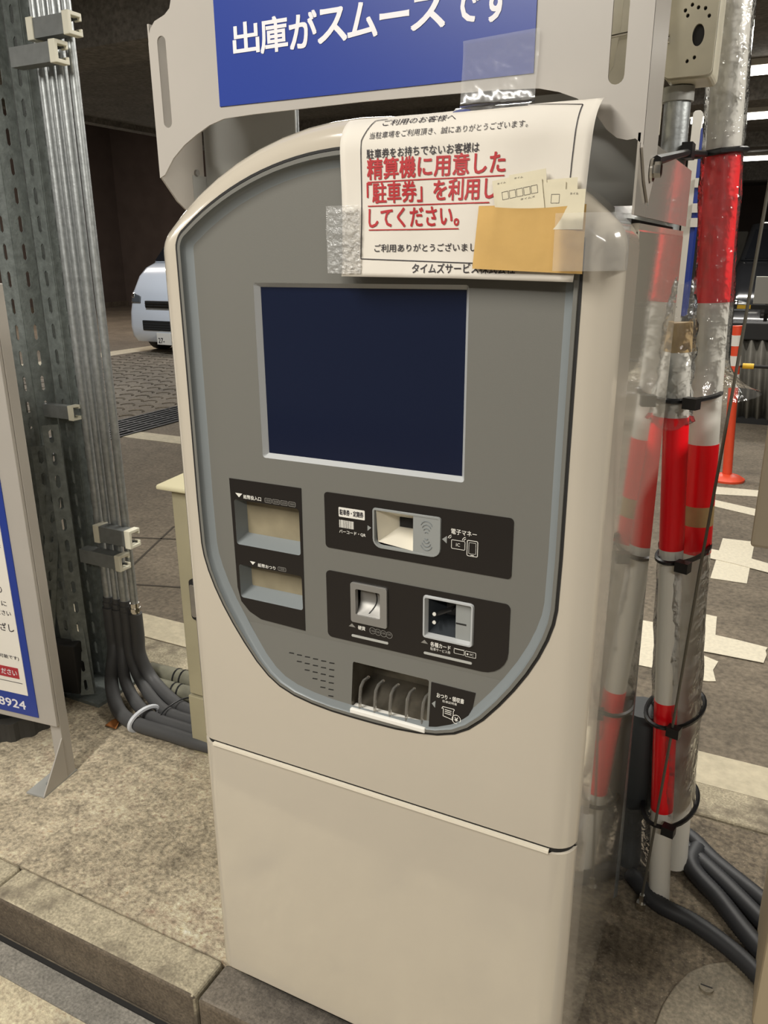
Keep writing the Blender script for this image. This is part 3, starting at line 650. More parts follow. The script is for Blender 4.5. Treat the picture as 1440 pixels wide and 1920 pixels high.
red.build('red_print', M_red, pn, fix=False)
def tape(name, fn, m, label, nu=12, nv=12):
    o = MB().grid(fn, nu, nv).build(name, m, None, smooth=True, ang=80); tag(o, label, 'tape', 'clear tape on the notice'); return o
def tp_top(u, v):
    x = -.4085 + .097 * u + .001 * math.sin(v * 9); t = v
    wr = .0022 * math.sin(u * 17 + v * 6) * (1 - abs(2 * v - .7))
    if v < .45: p = psurf(x, 1.672 + (ZT - 1.674) * v / .45, .0025); return (p[0], p[1] - abs(wr), p[2])
    k = (v - .45) / .55; p = psurf(x, ZT - .002, .0025); q = (x, SY - .0045, 1.718 + .022 * k + .004 * u)
    k = min(1, k * 1.2); return (x, p[1] + (q[1] - p[1]) * min(1, k * 3) - abs(wr), p[2] + (q[2] - p[2] + .012) * k)
tape('clear_tape', tp_top, M_tape, 'wrinkled clear tape joining notice top to the blue sign')
tape('clear_tape', lambda u, v: ((-.582 + .053 * u) if True else 0, -.0135 - .0008 - .002 * math.exp(-((v - .62) * 12) ** 2) * (1 - .3 * u) - (.004 * u if u < .4 else .002), 1.477 + .087 * v), M_tape2, 'ribbed clear tape on the left edge of the notice')
def tp_r(u, v):
    s = .085 * u; x0 = -.262
    # flat over the envelope's edge, then down onto the machine's rounded corner
    if s < .034: return (x0 + s, -.0285, 1.481 + .065 * v)
    k = (s - .034) / .051; a = min(k * 1.15, 1) * PI / 2
    return (-.228 + (.0425) * math.sin(a), -.0285 + (.0285 + .032) * (1 - math.cos(a)), 1.481 + .065 * v)
tape('clear_tape', tp_r, M_tape, 'clear tape from the brown envelope round the machine corner', 16, 8)
en = root('envelope', (-.297, -.022, 1.48), 'brown paper envelope taped to the notice and holding parking tickets', 'envelope')
def env(u, v, front=True):
    tl, tr_, br, bl_ = (-.3615, 1.5575), (-.2290, 1.5555), (-.2285, 1.4775), (-.3680, 1.4835)
    x = (tl[0] * (1 - u) + tr_[0] * u) * v + (bl_[0] * (1 - u) + br[0] * u) * (1 - v)
    z = (tl[1] * (1 - u) + tr_[1] * u) * v + (bl_[1] * (1 - u) + br[1] * u) * (1 - v) - (.004 * math.sin(PI * u) if v > .95 and front else 0)
    b = .0065 * math.sin(PI * min(1, u * 1.02)) ** .5 * (.35 + .65 * v) if front else 0
    return (x, -.0175 - b - (.0018 * math.exp(-((u - .13 - .05 * v) * 22) ** 2) * v if front else 0), z)
MB().grid(lambda u, v: env(u, v), 24, 14).build('front_face', M_env, en, smooth=True, ang=80)
MB().grid(lambda u, v: env(u, v, False), 6, 4).build('back_face', M_env, en, smooth=True)
tk = [(-.345, 1.5850, .052, 9, -.0185), (-.3235, 1.5905, .045, 7, -.0195), (-.340, 1.5765, .058, 9, -.0215), (-.302, 1.5800, .048, 1, -.0200), (-.281, 1.5835, .040, 2, -.0185), (-.276, 1.5725, .046, -1, -.0215)]
lab = ['parking ticket at the back left of the envelope, tilted upward', 'highest parking ticket in the envelope, its corner standing up', 'front parking ticket with a row of printed boxes at the envelope left', 'parking ticket in the middle of the envelope with short print', 'parking ticket behind at the envelope right', 'front parking ticket at the right end of the envelope with a printed square']
for (x, z, w, ang, y), lb in zip(tk, lab):
    a = math.radians(ang); ex = Vector((math.cos(a), 0, math.sin(a))); ez = Vector((-math.sin(a), 0, math.cos(a))); c = Vector((x, y, z))
    t = root('parking_ticket', (x, y, z - .03), lb, 'ticket', 'parking tickets in the envelope')
    pc = MB().obox(c + ex * w / 2 - ez * .022, ex, (0, 1, 0), ez, w, .0005, .044).build('card', M_ticket, t)
    p = MB(); at = lambda xx, zz: tuple(c + ex * xx - ez * zz + Vector((0, -.0006, 0)))
    def fr(xa, xb, za, zb): ring(p, [(xa, za), (xb, za), (xb, zb), (xa, zb)], .0004, at)
    if 'boxes' in lb:
        for k in range(5): fr(.008 + k * .009, .016 + k * .009, .006, .015)
        text(p, 'タイムズ', .030, .048, .0175, .0195, lambda xx, zz: at(xx, .037 - zz), .01)
    elif 'square' in lb: fr(.006, .016, .005, .015); text(p, 'タイル', .028, .038, .031, .0335, lambda xx, zz: at(xx, .037 - zz), .01)
    else: text(p, 'タイム', .006, .017, .0315, .0335, lambda xx, zz: at(xx, .037 - zz), .01)
    p.build('print', M_ink, t, fix=False)

# ------------------------------------------------------------------ information board at the left
bo = Vector((-1.769, .37, 0)); th = math.radians(6.7); ex = Vector((math.cos(th), math.sin(th), 0)); ey = Vector((-math.sin(th), math.cos(th), 0)); ez = Vector((0, 0, 1))
ib = root('information_board', tuple(bo), 'standing beige framed board with blue border beside the slotted steel post', 'sign')
def lb_(x, y, z): return bo + ex * x + ey * y + ez * z
def lbox(mb, x0, x1, y0, y1, z0, z1): return mb.obox(lb_((x0 + x1) / 2, (y0 + y1) / 2, (z0 + z1) / 2), ex, ey, ez, x1 - x0, y1 - y0, z1 - z0)
for x in (-.038, -.95): lbox(MB(), x, x + .038, 0, .035, 0, 1.44).build('post', M_sheet, ib, bevel=.002)
lbox(MB(), -.95, 0, -.012, -.001, .185, 1.44).build('frame_panel', M_sheet, ib, bevel=.002)
bl_ = lbox(MB(), -.90, -.062, -.0145, -.0115, .205, 1.40).build('blue_border', M_blue, ib)
lbox(MB(), -.875, -.087, -.0160, -.0140, .275, 1.375).build('white_face', mat('board_white', (.78, .74, .66), .4), ib)
for x in (-.019, -.931):
    m = MB(); lbox(m, x - .045, x + .02, -.10, .04, 0, .005); m.build('foot_plate', M_sheetgray, ib)
    m = MB(); v = [lb_(x + dx, y, z) for dx in (.016, .020) for y, z in ((-.098, .005), (.0, .005), (0, .14))]
    m.add(v, [(0, 1, 2), (5, 4, 3), (0, 3, 4, 1), (1, 4, 5, 2), (2, 5, 3, 0)]); m.build('gusset', M_sheet, ib)
    m = MB(); v = [lb_(x + dx, y, z) for dx in (-.045, .016) for y, z in ((-.002, .005), (-.002, .13))]
    m.add(v[:1] + [v[2], v[3]], [(0, 1, 2)]); m.build('back_web', M_sheetgray, ib, solid=.003)
    m = MB(); m.tube([lb_(x - .008, -.05, .005), lb_(x - .008, -.05, .011)], .007, 6); m.build('bolt', M_galv, ib)
PB = lambda off: (lambda x, z: tuple(lb_(x, off, z)))
pr = MB()
for s, x0, x1, z0, z1 in [('。＊', -.125, -.096, .735, .750), ('の', -.138, -.118, .600, .620), ('に', -.128, -.110, .560, .575), ('ください', -.170, -.100, .530, .546), ('ざし', -.148, -.098, .480, .505), ('可能です)', -.170, -.098, .388, .402)]:
    text(pr, s, x0, x1, z0, z1, PB(-.0166), .012)
pr.add([PB(-.0166)(-.20, .312), PB(-.0166)(-.1, .312), PB(-.0166)(-.1, .314), PB(-.0166)(-.20, .314)], [(0, 1, 2, 3)])
pr.build('black_print', M_ink, ib, fix=False)
lbox(MB(), -.34, -.108, -.0168, -.0161, .327, .362).build('red_label', mat('red_label', (.38, .03, .04), .5), ib)
pr = MB(); text(pr, 'ください', -.19, -.114, .335, .354, PB(-.0172), .015); text(pr, '-8924', -.222, -.104, .224, .252, PB(-.0150), .025)
pr.build('white_print', M_bluewhite, ib, fix=False)

rw_ = root('rubber_weight', (-2.06, .56, 0), 'black ribbed round weight on the ground behind the information board', 'weight')
rb = []
for k in range(64):
    a = 2 * PI * k / 64; q = .145 + (.010 if k % 4 < 2 else 0); rb.append((-2.19 + q * math.cos(a), .53 + q * math.sin(a)))
MB().loft([[(x, y, z) for x, y in rb] for z in (0, .065)], True, True).build('ribbed_body', mat('dusty_rubber', (.045, .042, .036), .8), rw_); MB().tube([(-2.19, .53, .065), (-2.19, .53, .08)], .11, 24).build('top_ring', M_rubber, rw_, smooth=True)
# ------------------------------------------------------------------ slotted steel post
sp_ = root('slotted_steel_post', (-2.15, .86, 0), 'weathered gray-green post of slotted steel angles beside the steel conduits', 'post')
def slotted(mb, o, ax, az, w, L, pitch=.082, sh=.052, sw=.014, x_off=0., t=.003):
    """flat bar with real slots: o = lower corner, ax across, az along; built cell by cell round an octagonal slot"""
    o, ax, az = Vector(o), Vector(ax).normalized(), Vector(az).normalized(); nn = ax.cross(az) * t; n = int(L / pitch); c = w / 2 + x_off
    for k in range(n):
        z0 = k * pitch; z1 = z0 + pitch; a = (pitch - sh) / 2
        oc = [(c - sw / 2, z0 + a + sw / 2), (c, z0 + a), (c + sw / 2, z0 + a + sw / 2), (c + sw / 2, z1 - a - sw / 2), (c, z1 - a), (c - sw / 2, z1 - a - sw / 2)]
        P = [(0, z0), (c, z0), (w, z0), (w, z1), (c, z1), (0, z1)] + oc
        F = [(0, 1, 7, 6, 11, 10, 4, 5), (1, 2, 3, 4, 10, 9, 8, 7)]
        fr_ = [o + ax * p + az * q for p, q in P]; bk = [v + nn for v in fr_]
        mb.add(fr_ + bk, F + [tuple(i + 12 for i in f[::-1]) for f in F] + [(6 + i, 6 + (i + 1) % 6, 18 + (i + 1) % 6, 18 + i) for i in range(6)] + [(0, 5, 17, 12), (2, 14, 15, 3)])
    return mb
def angle_bar(x, y, w1, w2, L, z0=0.):
    m = MB(); slotted(m, (x - w1, y, z0), (1, 0, 0), (0, 0, 1), w1, L); slotted(m, (x, y, z0), (0, 1, 0), (0, 0, 1), w2, L)
    return m.build('slotted_angle', M_slot, sp_, fix=False)
angle_bar(-2.175, .78, .070, .075, 2.86); angle_bar(-2.105, .862, .066, .07, 2.86)
MB().box(-2.098, -2.05, .90, .903, 0, 2.9).build('flat_bar', M_slot, sp_)
MB().box(-2.26, -2.10, .93, .933, 0, 2.9).build('flat_bar', M_slot, sp_)
for (a, b, w) in [((-2.22, .765, 1.02), (-2.30, .70, .25), .045), ((-2.16, .765, .95), (-2.235, .70, .2), .04), ((-2.13, .77, .92), (-2.21, .66, .08), .045), ((-2.16, .765, .60), (-2.06, .70, .03), .045), ((-2.21, .76, .62), (-2.11, .70, .03), .045)]:
    A_, B_ = Vector(b), Vector(a); m = MB(); dz = B_ - A_; slotted(m, A_, Vector((.8, .6, 0)), dz, w, dz.length, pitch=.07, sh=.042, sw=.012)
    m.build('brace_bar', M_slot, sp_, fix=False)
for bx, L_ in ((-2.20, 1.05), (-2.125, .95), (-2.06, 1.0)):
    m = MB(); slotted(m, (bx - .025, .722, .012), (.63, .78, 0), (-.02, .01, 1), .05, L_, pitch=.075, sh=.046, sw=.014); m.build('brace_bar', M_slot, sp_, fix=False)
MB().box(-2.42, -1.98, .70, .98, 0, .012).build('base_plate', M_slot, sp_)
MB().obox((-2.14, .70, .13), (.94, .2, 0), (-.2, .94, 0), (0, 0, 1), .16, .05, .19).build('junction_plate', M_dark, sp_, bevel=.006)

# ------------------------------------------------------------------ conduits with flexible hoses, strut clamps
ends = [(-1.50, .655, .030), (-1.49, .70, .028), (-1.49, .745, .028), (-1.49, .79, .034)]
mids = [((-1.97, .76), (-1.82, .665)), ((-1.93, .79), (-1.77, .715)), ((-1.90, .83), (-1.74, .760)), ((-1.86, .85), (-1.71, .805))]
order = ['leftmost', 'second from left', 'third from left', 'rightmost']
for k, x in enumerate((-2.033, -1.993, -1.954, -1.909)):
    t = root('conduit_pipe', (x, .85, 0), order[k] + ' of four galvanised conduits running down into dark flexible hoses', 'pipe', 'galvanised conduits beside the slotted post')
    rr = (.0145, .0125, .016, .0135)[k]
    MB().tube([(x, .85, .335), (x, .85, 2.98)], rr, 14).build('pipe', M_galv, t, smooth=True)
    m = MB(); m.tube([(x, .85, .30), (x, .85, .355)], rr + .0035, 12); m.tube([(x, .85, .325), (x, .85, .337)], rr + .0065, 8); m.build('coupling', M_steel if k == 3 else M_hose, t, smooth=True)
    e = ends[k]; (mx, my), (nx, ny) = mids[k]
    ctrl = [Vector(p) for p in [(x, .85, .315), (x, .85, .23), (x + .004, .845, .15), (mx, my, .06), (nx, ny, .026), (e[0] - .1, e[1] + .004, .024), e, (e[0] + .12, e[1] + .01, .03)]]
    path = []
    for i in range(len(ctrl) - 1):
        p0, p1, p2, p3 = ctrl[max(i - 1, 0)], ctrl[i], ctrl[i + 1], ctrl[min(i + 2, len(ctrl) - 1)]
        for j in range(8):
            s = j / 8; path.append(.5 * ((2 * p1) + (p2 - p0) * s + (2 * p0 - 5 * p1 + 4 * p2 - p3) * s * s + (3 * p1 - p0 - 3 * p2 + p3) * s ** 3))
    MB().tube(path, (.024, .021, .021, .023)[k], 12).build('flexible_hose', M_hose, t, smooth=True)
def strut(x0, x1, y, z, h, label, caps=(1,)):
    """C-channel lying across the pipes with white end caps"""
    t = root('strut_clamp', ((x0 + x1) / 2, y, z), label, 'clamp', 'strut channels clamping the conduits')
    d = .041; w = .003
    prof = [(0, 0), (0, h), (d, h), (d, h - .012), (d - .004, h - .012), (d - .004, h - w), (w, h - w), (w, w), (d - .004, w), (d - .004, .012), (d, .012), (d, 0)]
    MB().loft([[(x, y + p, z + q) for p, q in prof] for x in (x0, x1)], True, True).build('channel', M_clampgray, t)
    for c in caps:
        xc = x1 if c else x0; e = .004
        pr2 = [(-e, -e), (-e, h + e), (d + e, h + e), (d + e, h - .016), (d - .002, h - .016), (d - .002, h - w - e), (w + e, h - w - e), (w + e, w + e), (d - .002, w + e), (d - .002, .016), (d + e, .016), (d + e, -e)]
        MB().loft([[(x, y + p, z + q) for p, q in pr2] for x in (xc - .014, xc + .010)], True, True).build('end_cap', M_capwhite, t, bevel=.002)
strut(-2.002, -1.862, .80, 2.083, .05, 'upper gray strut clamp of the top pair, white caps both ends', (0, 1))
strut(-2.065, -1.893, .77, 2.012, .05, 'lower gray strut clamp of the top pair across the conduits', (1,))
strut(-1.992, -1.852, .80, .585, .055, 'upper gray strut clamp of the bottom pair near the hoses', (0, 1))
strut(-2.060, -1.883, .775, .508, .048, 'lower gray strut clamp of the bottom pair near the hoses', (1,))
t = root('strut_clamp', (-2.04, .80, 1.0), 'small white capped strut end halfway up the slotted post', 'clamp', 'strut channels clamping the conduits')
pr2 = [(0, 0), (0, .048), (.035, .048), (.035, .036), (.029, .036), (.029, .042), (.006, .042), (.006, .006), (.029, .006), (.029, .012), (.035, .012), (.035, 0)]
MB().loft([[(x, .80 + p, .995 + q) for p, q in pr2] for x in (-2.055, -2.035)], True, True).build('end_cap', M_capwhite, t)
MB().box(-2.20, -2.055, .803, .83, .998, 1.04).build('channel', M_clampgray, t)
# ties round the hoses
def loop_tie(name, c, ax, az, ra, rb, r, m, label, tail=None, cat='cable tie', grp='cable ties'):
    c, ax, az = Vector(c), Vector(ax).normalized(), Vector(az).normalized()
    pth = [c + ax * (ra * math.cos(a)) + az * (rb * math.sin(a)) for a in [2 * PI * k / 28 for k in range(29)]]
    mb = MB(); mb.tube(pth, r, 6, False)
    if tail: mb.obox(c + Vector(tail), ax, az, ax.cross(az), r * 5, r * 4, r * 4)
    return tag(mb.build(name, m, None, smooth=True), label, cat, grp)
loop_tie('cable_tie', (-1.757, .688, .028), (.12, 1, 0), (0, 0, 1), .062, .033, .008, M_zipw, 'pale strap round the front dark hoses on the ground', grp='ties round the hoses')
loop_tie('cable_tie', (-1.695, .775, .028), (.15, 1, 0), (0, 0, 1), .075, .030, .0028, M_zip, 'thin black tie round the rear dark hoses', grp='ties round the hoses')
# gray PVC pieces
for p, q, r, lb2 in [((-1.95, .93, .036), (-1.40, .965, .036), .033, 'gray plastic pipe lying behind the hoses, rear of the two'), ((-1.90, .868, .030), (-1.38, .885, .030), .028, 'gray plastic pipe lying beside the dark hoses, front of the two')]:
    m = MB(); P_, Q_ = Vector(p), Vector(q); m.tube([P_, Q_], r, 16)
    t = tag(m.build('plastic_pipe', M_pvc, None, smooth=True), lb2, 'pipe', 'gray plastic pipes on the island')
    for f in (.22, .27):
        c = P_.lerp(Q_, f); MB().tube([c, c + (Q_ - P_).normalized() * .006], r + .002, 16).build('tie_band', M_zip, t, smooth=True)
m = MB(); m.grid(lambda u, v: (-1.875 + .05 * u, .625 + .035 * v * math.sin(PI * (u * .8 + .1)), .004 + .012 * abs(math.sin(u * 5) * v)), 6, 5)
tag(m.build('dry_leaf', M_leaf, None, smooth=True, solid=.001), 'small dry orange leaf on the concrete by the hoses', 'leaf')

# ------------------------------------------------------------------ beige cabinet behind the machine
cb = root('equipment_cabinet', (-1.25, .85, 0), 'beige steel cabinet with sloped pale cap behind the machine on its left', 'cabinet')
MB().box(-1.512, -.93, .65, 1.0, .21, .875).build('body', M_cabinet, cb, bevel=.004)
MB().box(-1.515, -.93, .645, 1.0, 0, .205).build('base', M_cabinet, cb, bevel=.003)
m = MB(); x0, x1, y0, y1 = -1.545, -.90, .625, 1.02
m.add([(x0, y0, .872), (x1, y0, .872), (x1, y1, .872), (x0, y1, .872), (x0, y0, .884), (x1, y0, .884), (x1, y1, .884), (x0, y1, .884), (x0 + .09, y0 + .17, .935), (x1 - .09, y0 + .17, .935), (x1 - .09, y1 - .17, .935), (x0 + .09, y1 - .17, .935)],
      [(3, 2, 1, 0), (0, 1, 5, 4), (1, 2, 6, 5), (2, 3, 7, 6), (3, 0, 4, 7), (4, 5, 9, 8), (5, 6, 10, 9), (6, 7, 11, 10), (7, 4, 8, 11), (8, 9, 10, 11)])
m.build('cap', M_cabcap, cb, bevel=.004)
h = MB().prism([rrect(-1.470, -1.436, .475, .605, r=.012)], .642, .65).build('handle_plate', M_dark, cb)
MB().prism([rrect(-1.462, -1.445, .488, .592, r=.007)], .634, .643).build('lever', M_chrome, h, bevel=.002)

# ------------------------------------------------------------------ poles at the right
def lerp(a, b, t): return Vector(a) * (1 - t) + Vector(b) * t
def banded_pole(name, p0, p1, r, bands, label):
    """bands: list of (z_low, z_high, material, part name); the pole leans from p0 (foot) to p1"""
    t = root(name, tuple(p0), label, 'pole', 'striped poles behind the machine')
    z0, z1 = p0[2], p1[2]
    MB().tube([p0, p1], r, 20).build('tube', M_pole, t, smooth=True)
    for a, b, m, n in bands:
        MB().tube([lerp(p0, p1, (a - z0) / (z1 - z0)), lerp(p0, p1, (b - z0) / (z1 - z0))], r + .0008, 20, True).build(n, m, t, smooth=True)
    return t
A0, A1 = (-.079, .79, .02), (-.186, .79, 2.25)
B0, B1 = (-.096, .665, .003), (-.192, .675, 1.37)
banded_pole('striped_pole', A0, A1, .032, [(1.405, 1.69, M_polered, 'red_band'), (.975, 1.112, M_polered, 'red_band'), (.865, .93, M_polered, 'red_band'), (.93, .975, M_tan, 'tan_band')], 'tall leaning white pole with red bands in clear wrap, rear of two')
banded_pole('striped_pole', B0, B1, .0245, [(.905, 1.186, M_polered, 'red_band'), (.262, .545, M_polered, 'red_band'), (1.315, 1.372, M_tan, 'tan_band')], 'shorter white and red pole in front, close behind the machine')
def wrap(name, p0, p1, r0, label, n=26, nz=50, amp=.12, seed=0, flare=None, rx=None):
    p0, p1 = Vector(p0), Vector(p1); rings = []
    for j in range(nz + 1):
        t = j / nz; c = p0.lerp(p1, t); ring_ = []
        for i in range(n):
            a = 2 * PI * i / n
            k = 1 + amp * (math.sin(3 * a + 9 * t + seed) * .35 + math.sin(7 * a - 23 * t + seed * 2) * .25 + math.sin(2 * a + 37 * t) * .2 + random.uniform(-.25, .25))
            fl = 1 + (flare[0] * max(0, 1 - t / flare[1]) ** 2 * (.7 + .5 * math.sin(2 * a + .6)) if flare else 0)
            ring_.append((c.x + (rx or r0) * k * fl * math.cos(a), c.y + r0 * k * fl * math.sin(a), c.z + .008 * math.sin(2 * a + seed) * (1 if j in (0, nz) else 0)))
        rings.append(ring_)
    o = MB().loft(rings).build(name, M_wrap, None, smooth=True, fix=False, ang=70); tag(o, label, 'plastic wrap', 'clear film wrapped round the poles'); return o
def onA(z): return lerp(A0, A1, (z - A0[2]) / (A1[2] - A0[2]))
def onB(z): return lerp(B0, B1, (z - B0[2]) / (B1[2] - B0[2]))
wrap('clear_wrap', onA(1.215), onA(2.25), .0385, 'clear film round the upper part of the taller pole, flared hem', flare=(1.5, .075))
wrap('clear_wrap', onB(1.17), onB(1.45), .030, 'crumpled clear film round the top of the shorter pole', nz=24, amp=.3, seed=2)
mid = lambda z: (onA(z) + onB(z)) / 2
wrap('clear_wrap', mid(.24), mid(.90), .082, 'wide clear film round both poles between two black ties', seed=4, nz=40, amp=.07, rx=.054)
for z, ra, rb, lbl in [(1.222, .039, .037, 'black tie round both poles at the flared film hem'), (.883, .040, .036, 'black tie round both poles at the foot of the red stretch'), (.50, .056, .044, 'black tie round the wrapped poles at the lower red band'), (.245, .056, .046, 'lowest black tie round the wrapped poles near the ground')]:
    c = mid(z); dv = onA(z) - onB(z); dv.z = 0
    loop_tie('cable_tie', c, (dv.y, -dv.x, 0), dv, ra, dv.length / 2 + rb, .0055, M_zip, lbl, tail=(.01, -(dv.length / 2 + rb + .002), 0), grp='black ties round the poles')
st = MB(); st.tube([(-.176, .115, 1.612), (-.198, .58, 1.668), (-.187, .752, 1.682), (-.159, .746, 1.685), (-.126, .762, 1.688), (-.117, .79, 1.69), (-.126, .822, 1.69), (-.165, .834, 1.688), (-.214, .80, 1.684), (-.252, .66, 1.668), (-.190, .118, 1.606)], .0058, 6)
st.obox((-.200, .60, 1.672), (0, 1, 0), (1, 0, 0), (0, 0, 1), .045, .018, .026)
tag(st.build('cable_tie', M_zip, None, smooth=True), 'black strap from the tall pole across to the sign bracket', 'cable tie', 'black ties round the poles')
# steel pipe and junction box
sp2 = root('steel_pipe', (-.222, .62, 0), 'thick galvanised steel pipe rising to the beige junction box', 'pipe')
MB().tube([(-.212, .64, 0), (-.229, .62, 1.775)], .0225, 18).build('pipe', M_galv, sp2, smooth=True)
MB().tube([(-.229, .62, 1.755), (-.229, .62, 1.778)], .027, 18).build('collar', M_sheetgray, sp2, smooth=True)
jb = root('junction_box', (-.212, .59, 1.78), 'beige plastic junction box with drill holes atop the steel pipe', 'junction box')
holes = [circle(-.197, 1.842, .0095, 20, .0165)] + [circle(x, z, .0028, 10, .0032) for x, z in ((-.221, 1.880), (-.211, 1.887), (-.201, 1.882), (-.190, 1.8795), (-.2105, 1.805), (-.1995, 1.8095), (-.2165, 1.872), (-.183, 1.868))]
MB().prism([rrect(-.247, -.170, 1.782, 2.03, r=.010)] + holes, .55, .556).build('cover', M_jbox, jb, bevel=.0015)
MB().box(-.243, -.174, .5563, .565, 1.79, 2.02).build('inner_back', M_dark, jb)
MB().prism([rrect(-.2475, -.1695, 1.780, 2.033, r=.010)], .566, .65).build('box', M_jbox, jb, bevel=.004, seg=3)
MB().tube([(-.2515, .545, 1.84), (-.2405, .545, 1.84)], .007, 12).build('screw', M_steel, jb, smooth=True)
arm = [(-.345, 1.755), (-.262, 1.755), (-.262, 2.03), (-.300, 2.03), (-.312, 1.93), (-.314, 1.86), (-.322, 1.80), (-.340, 1.775)]
MB().prism([arm], .50, .58).build('back_housing', M_jbox, jb, bevel=.004); MB().box(-.36, -.25, .581, .59, 1.70, 2.03).build('back_cover', M_jbox, jb)
MB().tube([(-.36, .49, 1.838), (-.27, .49, 1.846)], .0028, 8).build('bolt_rod', M_steel, jb, smooth=True)
# slender pale pipe seen under the sign
t = root('slender_pipe', (-1.116, .75, 0), 'slender pale pipe glimpsed between the sign and the machine top', 'pipe')
MB().tube([(-1.116, .75, .4), (-1.116, .75, 2.98)], .0125, 12).build('pipe', M_galv, t, smooth=True); MB().tube([(-1.116, .75, 0), (-1.116, .75, .42)], .016, 12).build('sleeve', M_galv, t, smooth=True)
# steel stay with its anchor
wl = root('stay_wire', (-.131, .62, 0), 'thin steel stay wire running up from a ground anchor right of the poles', 'wire')
MB().tube([(-.131, .62, .035), (-.112, .62, .46), (-.096, .62, .87), (-.078, .62, 1.25), (-.060, .62, 1.70), (-.03, .62, 2.5), (-.012, .62, 2.98)], .0030, 8).build('wire', mat('stay_wire', (.16, .15, .125), .45, metal=.6), wl, smooth=True)
m = MB(); m.tube([(-.131, .62, 0), (-.131, .62, .02)], .012, 6); m.tube([(-.131, .62, .02), (-.131, .62, .042)], .006, 8); m.build('anchor_bolt', M_steel, wl, smooth=True)
# dark bundle and clear bag between the machine and the poles
bg = root('cable_bag', (-.19, .74, 0), 'dark cable bundle in a clear bag between machine and striped poles', 'cable bundle')
MB().loft([[(-.185 + r * math.cos(a), .745 + r * math.sin(a), z) for a in [2 * PI * k / 14 for k in range(14)]] for z, r in ((.02, .03), (.08, .028), (.15, .022), (.24, .055), (.26, .060), (.45, .062), (.47, .05))], True, True).build('dark_bundle', mat('dark_bundle', (.030, .034, .036), .6), bg, smooth=True)
rings = [[(-.185 + (r + random.uniform(-.01, .01)) * math.cos(a), .735 + (r + random.uniform(-.01, .01)) * math.sin(a), z) for a in [2 * PI * k / 16 for k in range(16)]] for z, r in ((.004, .055), (.04, .066), (.09, .06), (.14, .058), (.19, .066), (.24, .072))]
MB().loft(rings).build('clear_bag', M_wrap, bg, smooth=True, ang=80)
# black corrugated hoses on the ground at the right
def corr(path, r, label):
    ctrl = [Vector(p) for p in path]; pts = []
    for i in range(len(ctrl) - 1):
        p0, p1, p2, p3 = ctrl[max(i - 1, 0)], ctrl[i], ctrl[i + 1], ctrl[min(i + 2, len(ctrl) - 1)]
        n = max(6, int((p2 - p1).length / .004))
        for j in range(n):
            s = j / n; pts.append(.5 * ((2 * p1) + (p2 - p0) * s + (2 * p0 - 5 * p1 + 4 * p2 - p3) * s * s + (3 * p1 - p0 - 3 * p2 + p3) * s ** 3))
    rr = [r * (1 + (.05 if k % 2 else -.05)) for k in range(len(pts))]
    o = MB().tube(pts, rr, 12).build('corrugated_hose', M_hoseb, None, smooth=True, ang=80); tag(o, label, 'hose', 'black corrugated hoses on the island')
corr([(-.17, .70, .022), (-.10, .635, .021), (-.01, .61, .021), (.08, .562, .021), (.15, .50, .021), (.24, .40, .021)], .020, 'nearest black corrugated hose, crossing in front of the stay anchor')
corr([(-.03, .86, .03), (-.035, .785, .026), (.037, .706, .023), (.132, .59, .023), (.26, .47, .023)], .022, 'second black corrugated hose from the machine, starting behind the poles')
corr([(-.12, .88, .024), (-.05, .845, .024), (.035, .775, .024), (.14, .672, .024), (.30, .52, .024)], .021, 'third black corrugated hose from the machine on the dark concrete')
corr([(-.12, .93, .024), (-.05, .898, .024), (.02, .83, .024), (.145, .735, .024), (.32, .58, .024)], .021, 'rearmost black corrugated hose, nearest the back kerb')
# cover plate with screw
cvp = root('cover_plate', (.09, .38, 0), 'round-cornered gray cover plate with a screw on the island ground', 'cover plate')
lp = [(-.055, .30), (.30, .30), (.30, .57), (.14, .572), (.075, .550), (.03, .520), (-.005, .480), (-.030, .425), (-.045, .37)]
m = MB(); n = len(lp); m.add([(x, y, .0005) for x, y in lp] + [(x, y, .008) for x, y in lp], [tuple(range(n))[::-1], tuple(range(n, 2 * n))] + [(i, (i + 1) % n, (i + 1) % n + n, i + n) for i in range(n)])
m.build('plate', M_cover, cvp, bevel=.003)
m = MB(); m.tube([(.032, .452, .008), (.032, .452, .013)], .015, 18); m.build('screw', M_cover, cvp, smooth=True); MB().box(.020, .044, .4505, .4535, .0125, .0136).build('screw_slot', M_dark, cvp)
# neighbouring device at the right edge
dv = root('ticket_device', (.26, .52, 0), 'beige device on a pedestal cut off by the right edge of the view', 'device')
MB().box(.122, .42, .40, .70, .008, 1.03).build('pedestal', M_deviceleg, dv, bevel=.008)
MB().box(-.0085, .50, .40, .75, 1.024, 1.245).build('head', M_device, dv, bevel=.006)

# ------------------------------------------------------------------ masking tape on the lane behind
def mtape(pts, label, z=ZL + .0015):
    n = len(pts); m = MB(); m.add([(x, y, z) for x, y in pts] + [(x, y, z + .002) for x, y in pts], [tuple(range(n))[::-1], tuple(range(n, 2 * n))] + [(i, (i + 1) % n, (i + 1) % n + n, i + n) for i in range(n)])
    tag(m.build('masking_tape', M_masking, None), label, 'tape', 'masking tape marks on the lane')
mtape([(-.182, 3.853), (-.008, 3.866), (-.015, 3.176), (-.19, 3.171)], 'wide upright bar of the cream tape cross on the lane')
mtape([(-.36, 3.65), (-.10, 3.60), (.30, 3.42), (.30, 3.30), (-.10, 3.44), (-.36, 3.50)], 'thin crossbar of the cream tape cross on the lane', ZL + .004)
mtape([(-.20, 2.70), (-.118, 2.69), (-.105, 2.44), (-.20, 2.44)], 'short cream tape piece standing on the long strip below the cross')
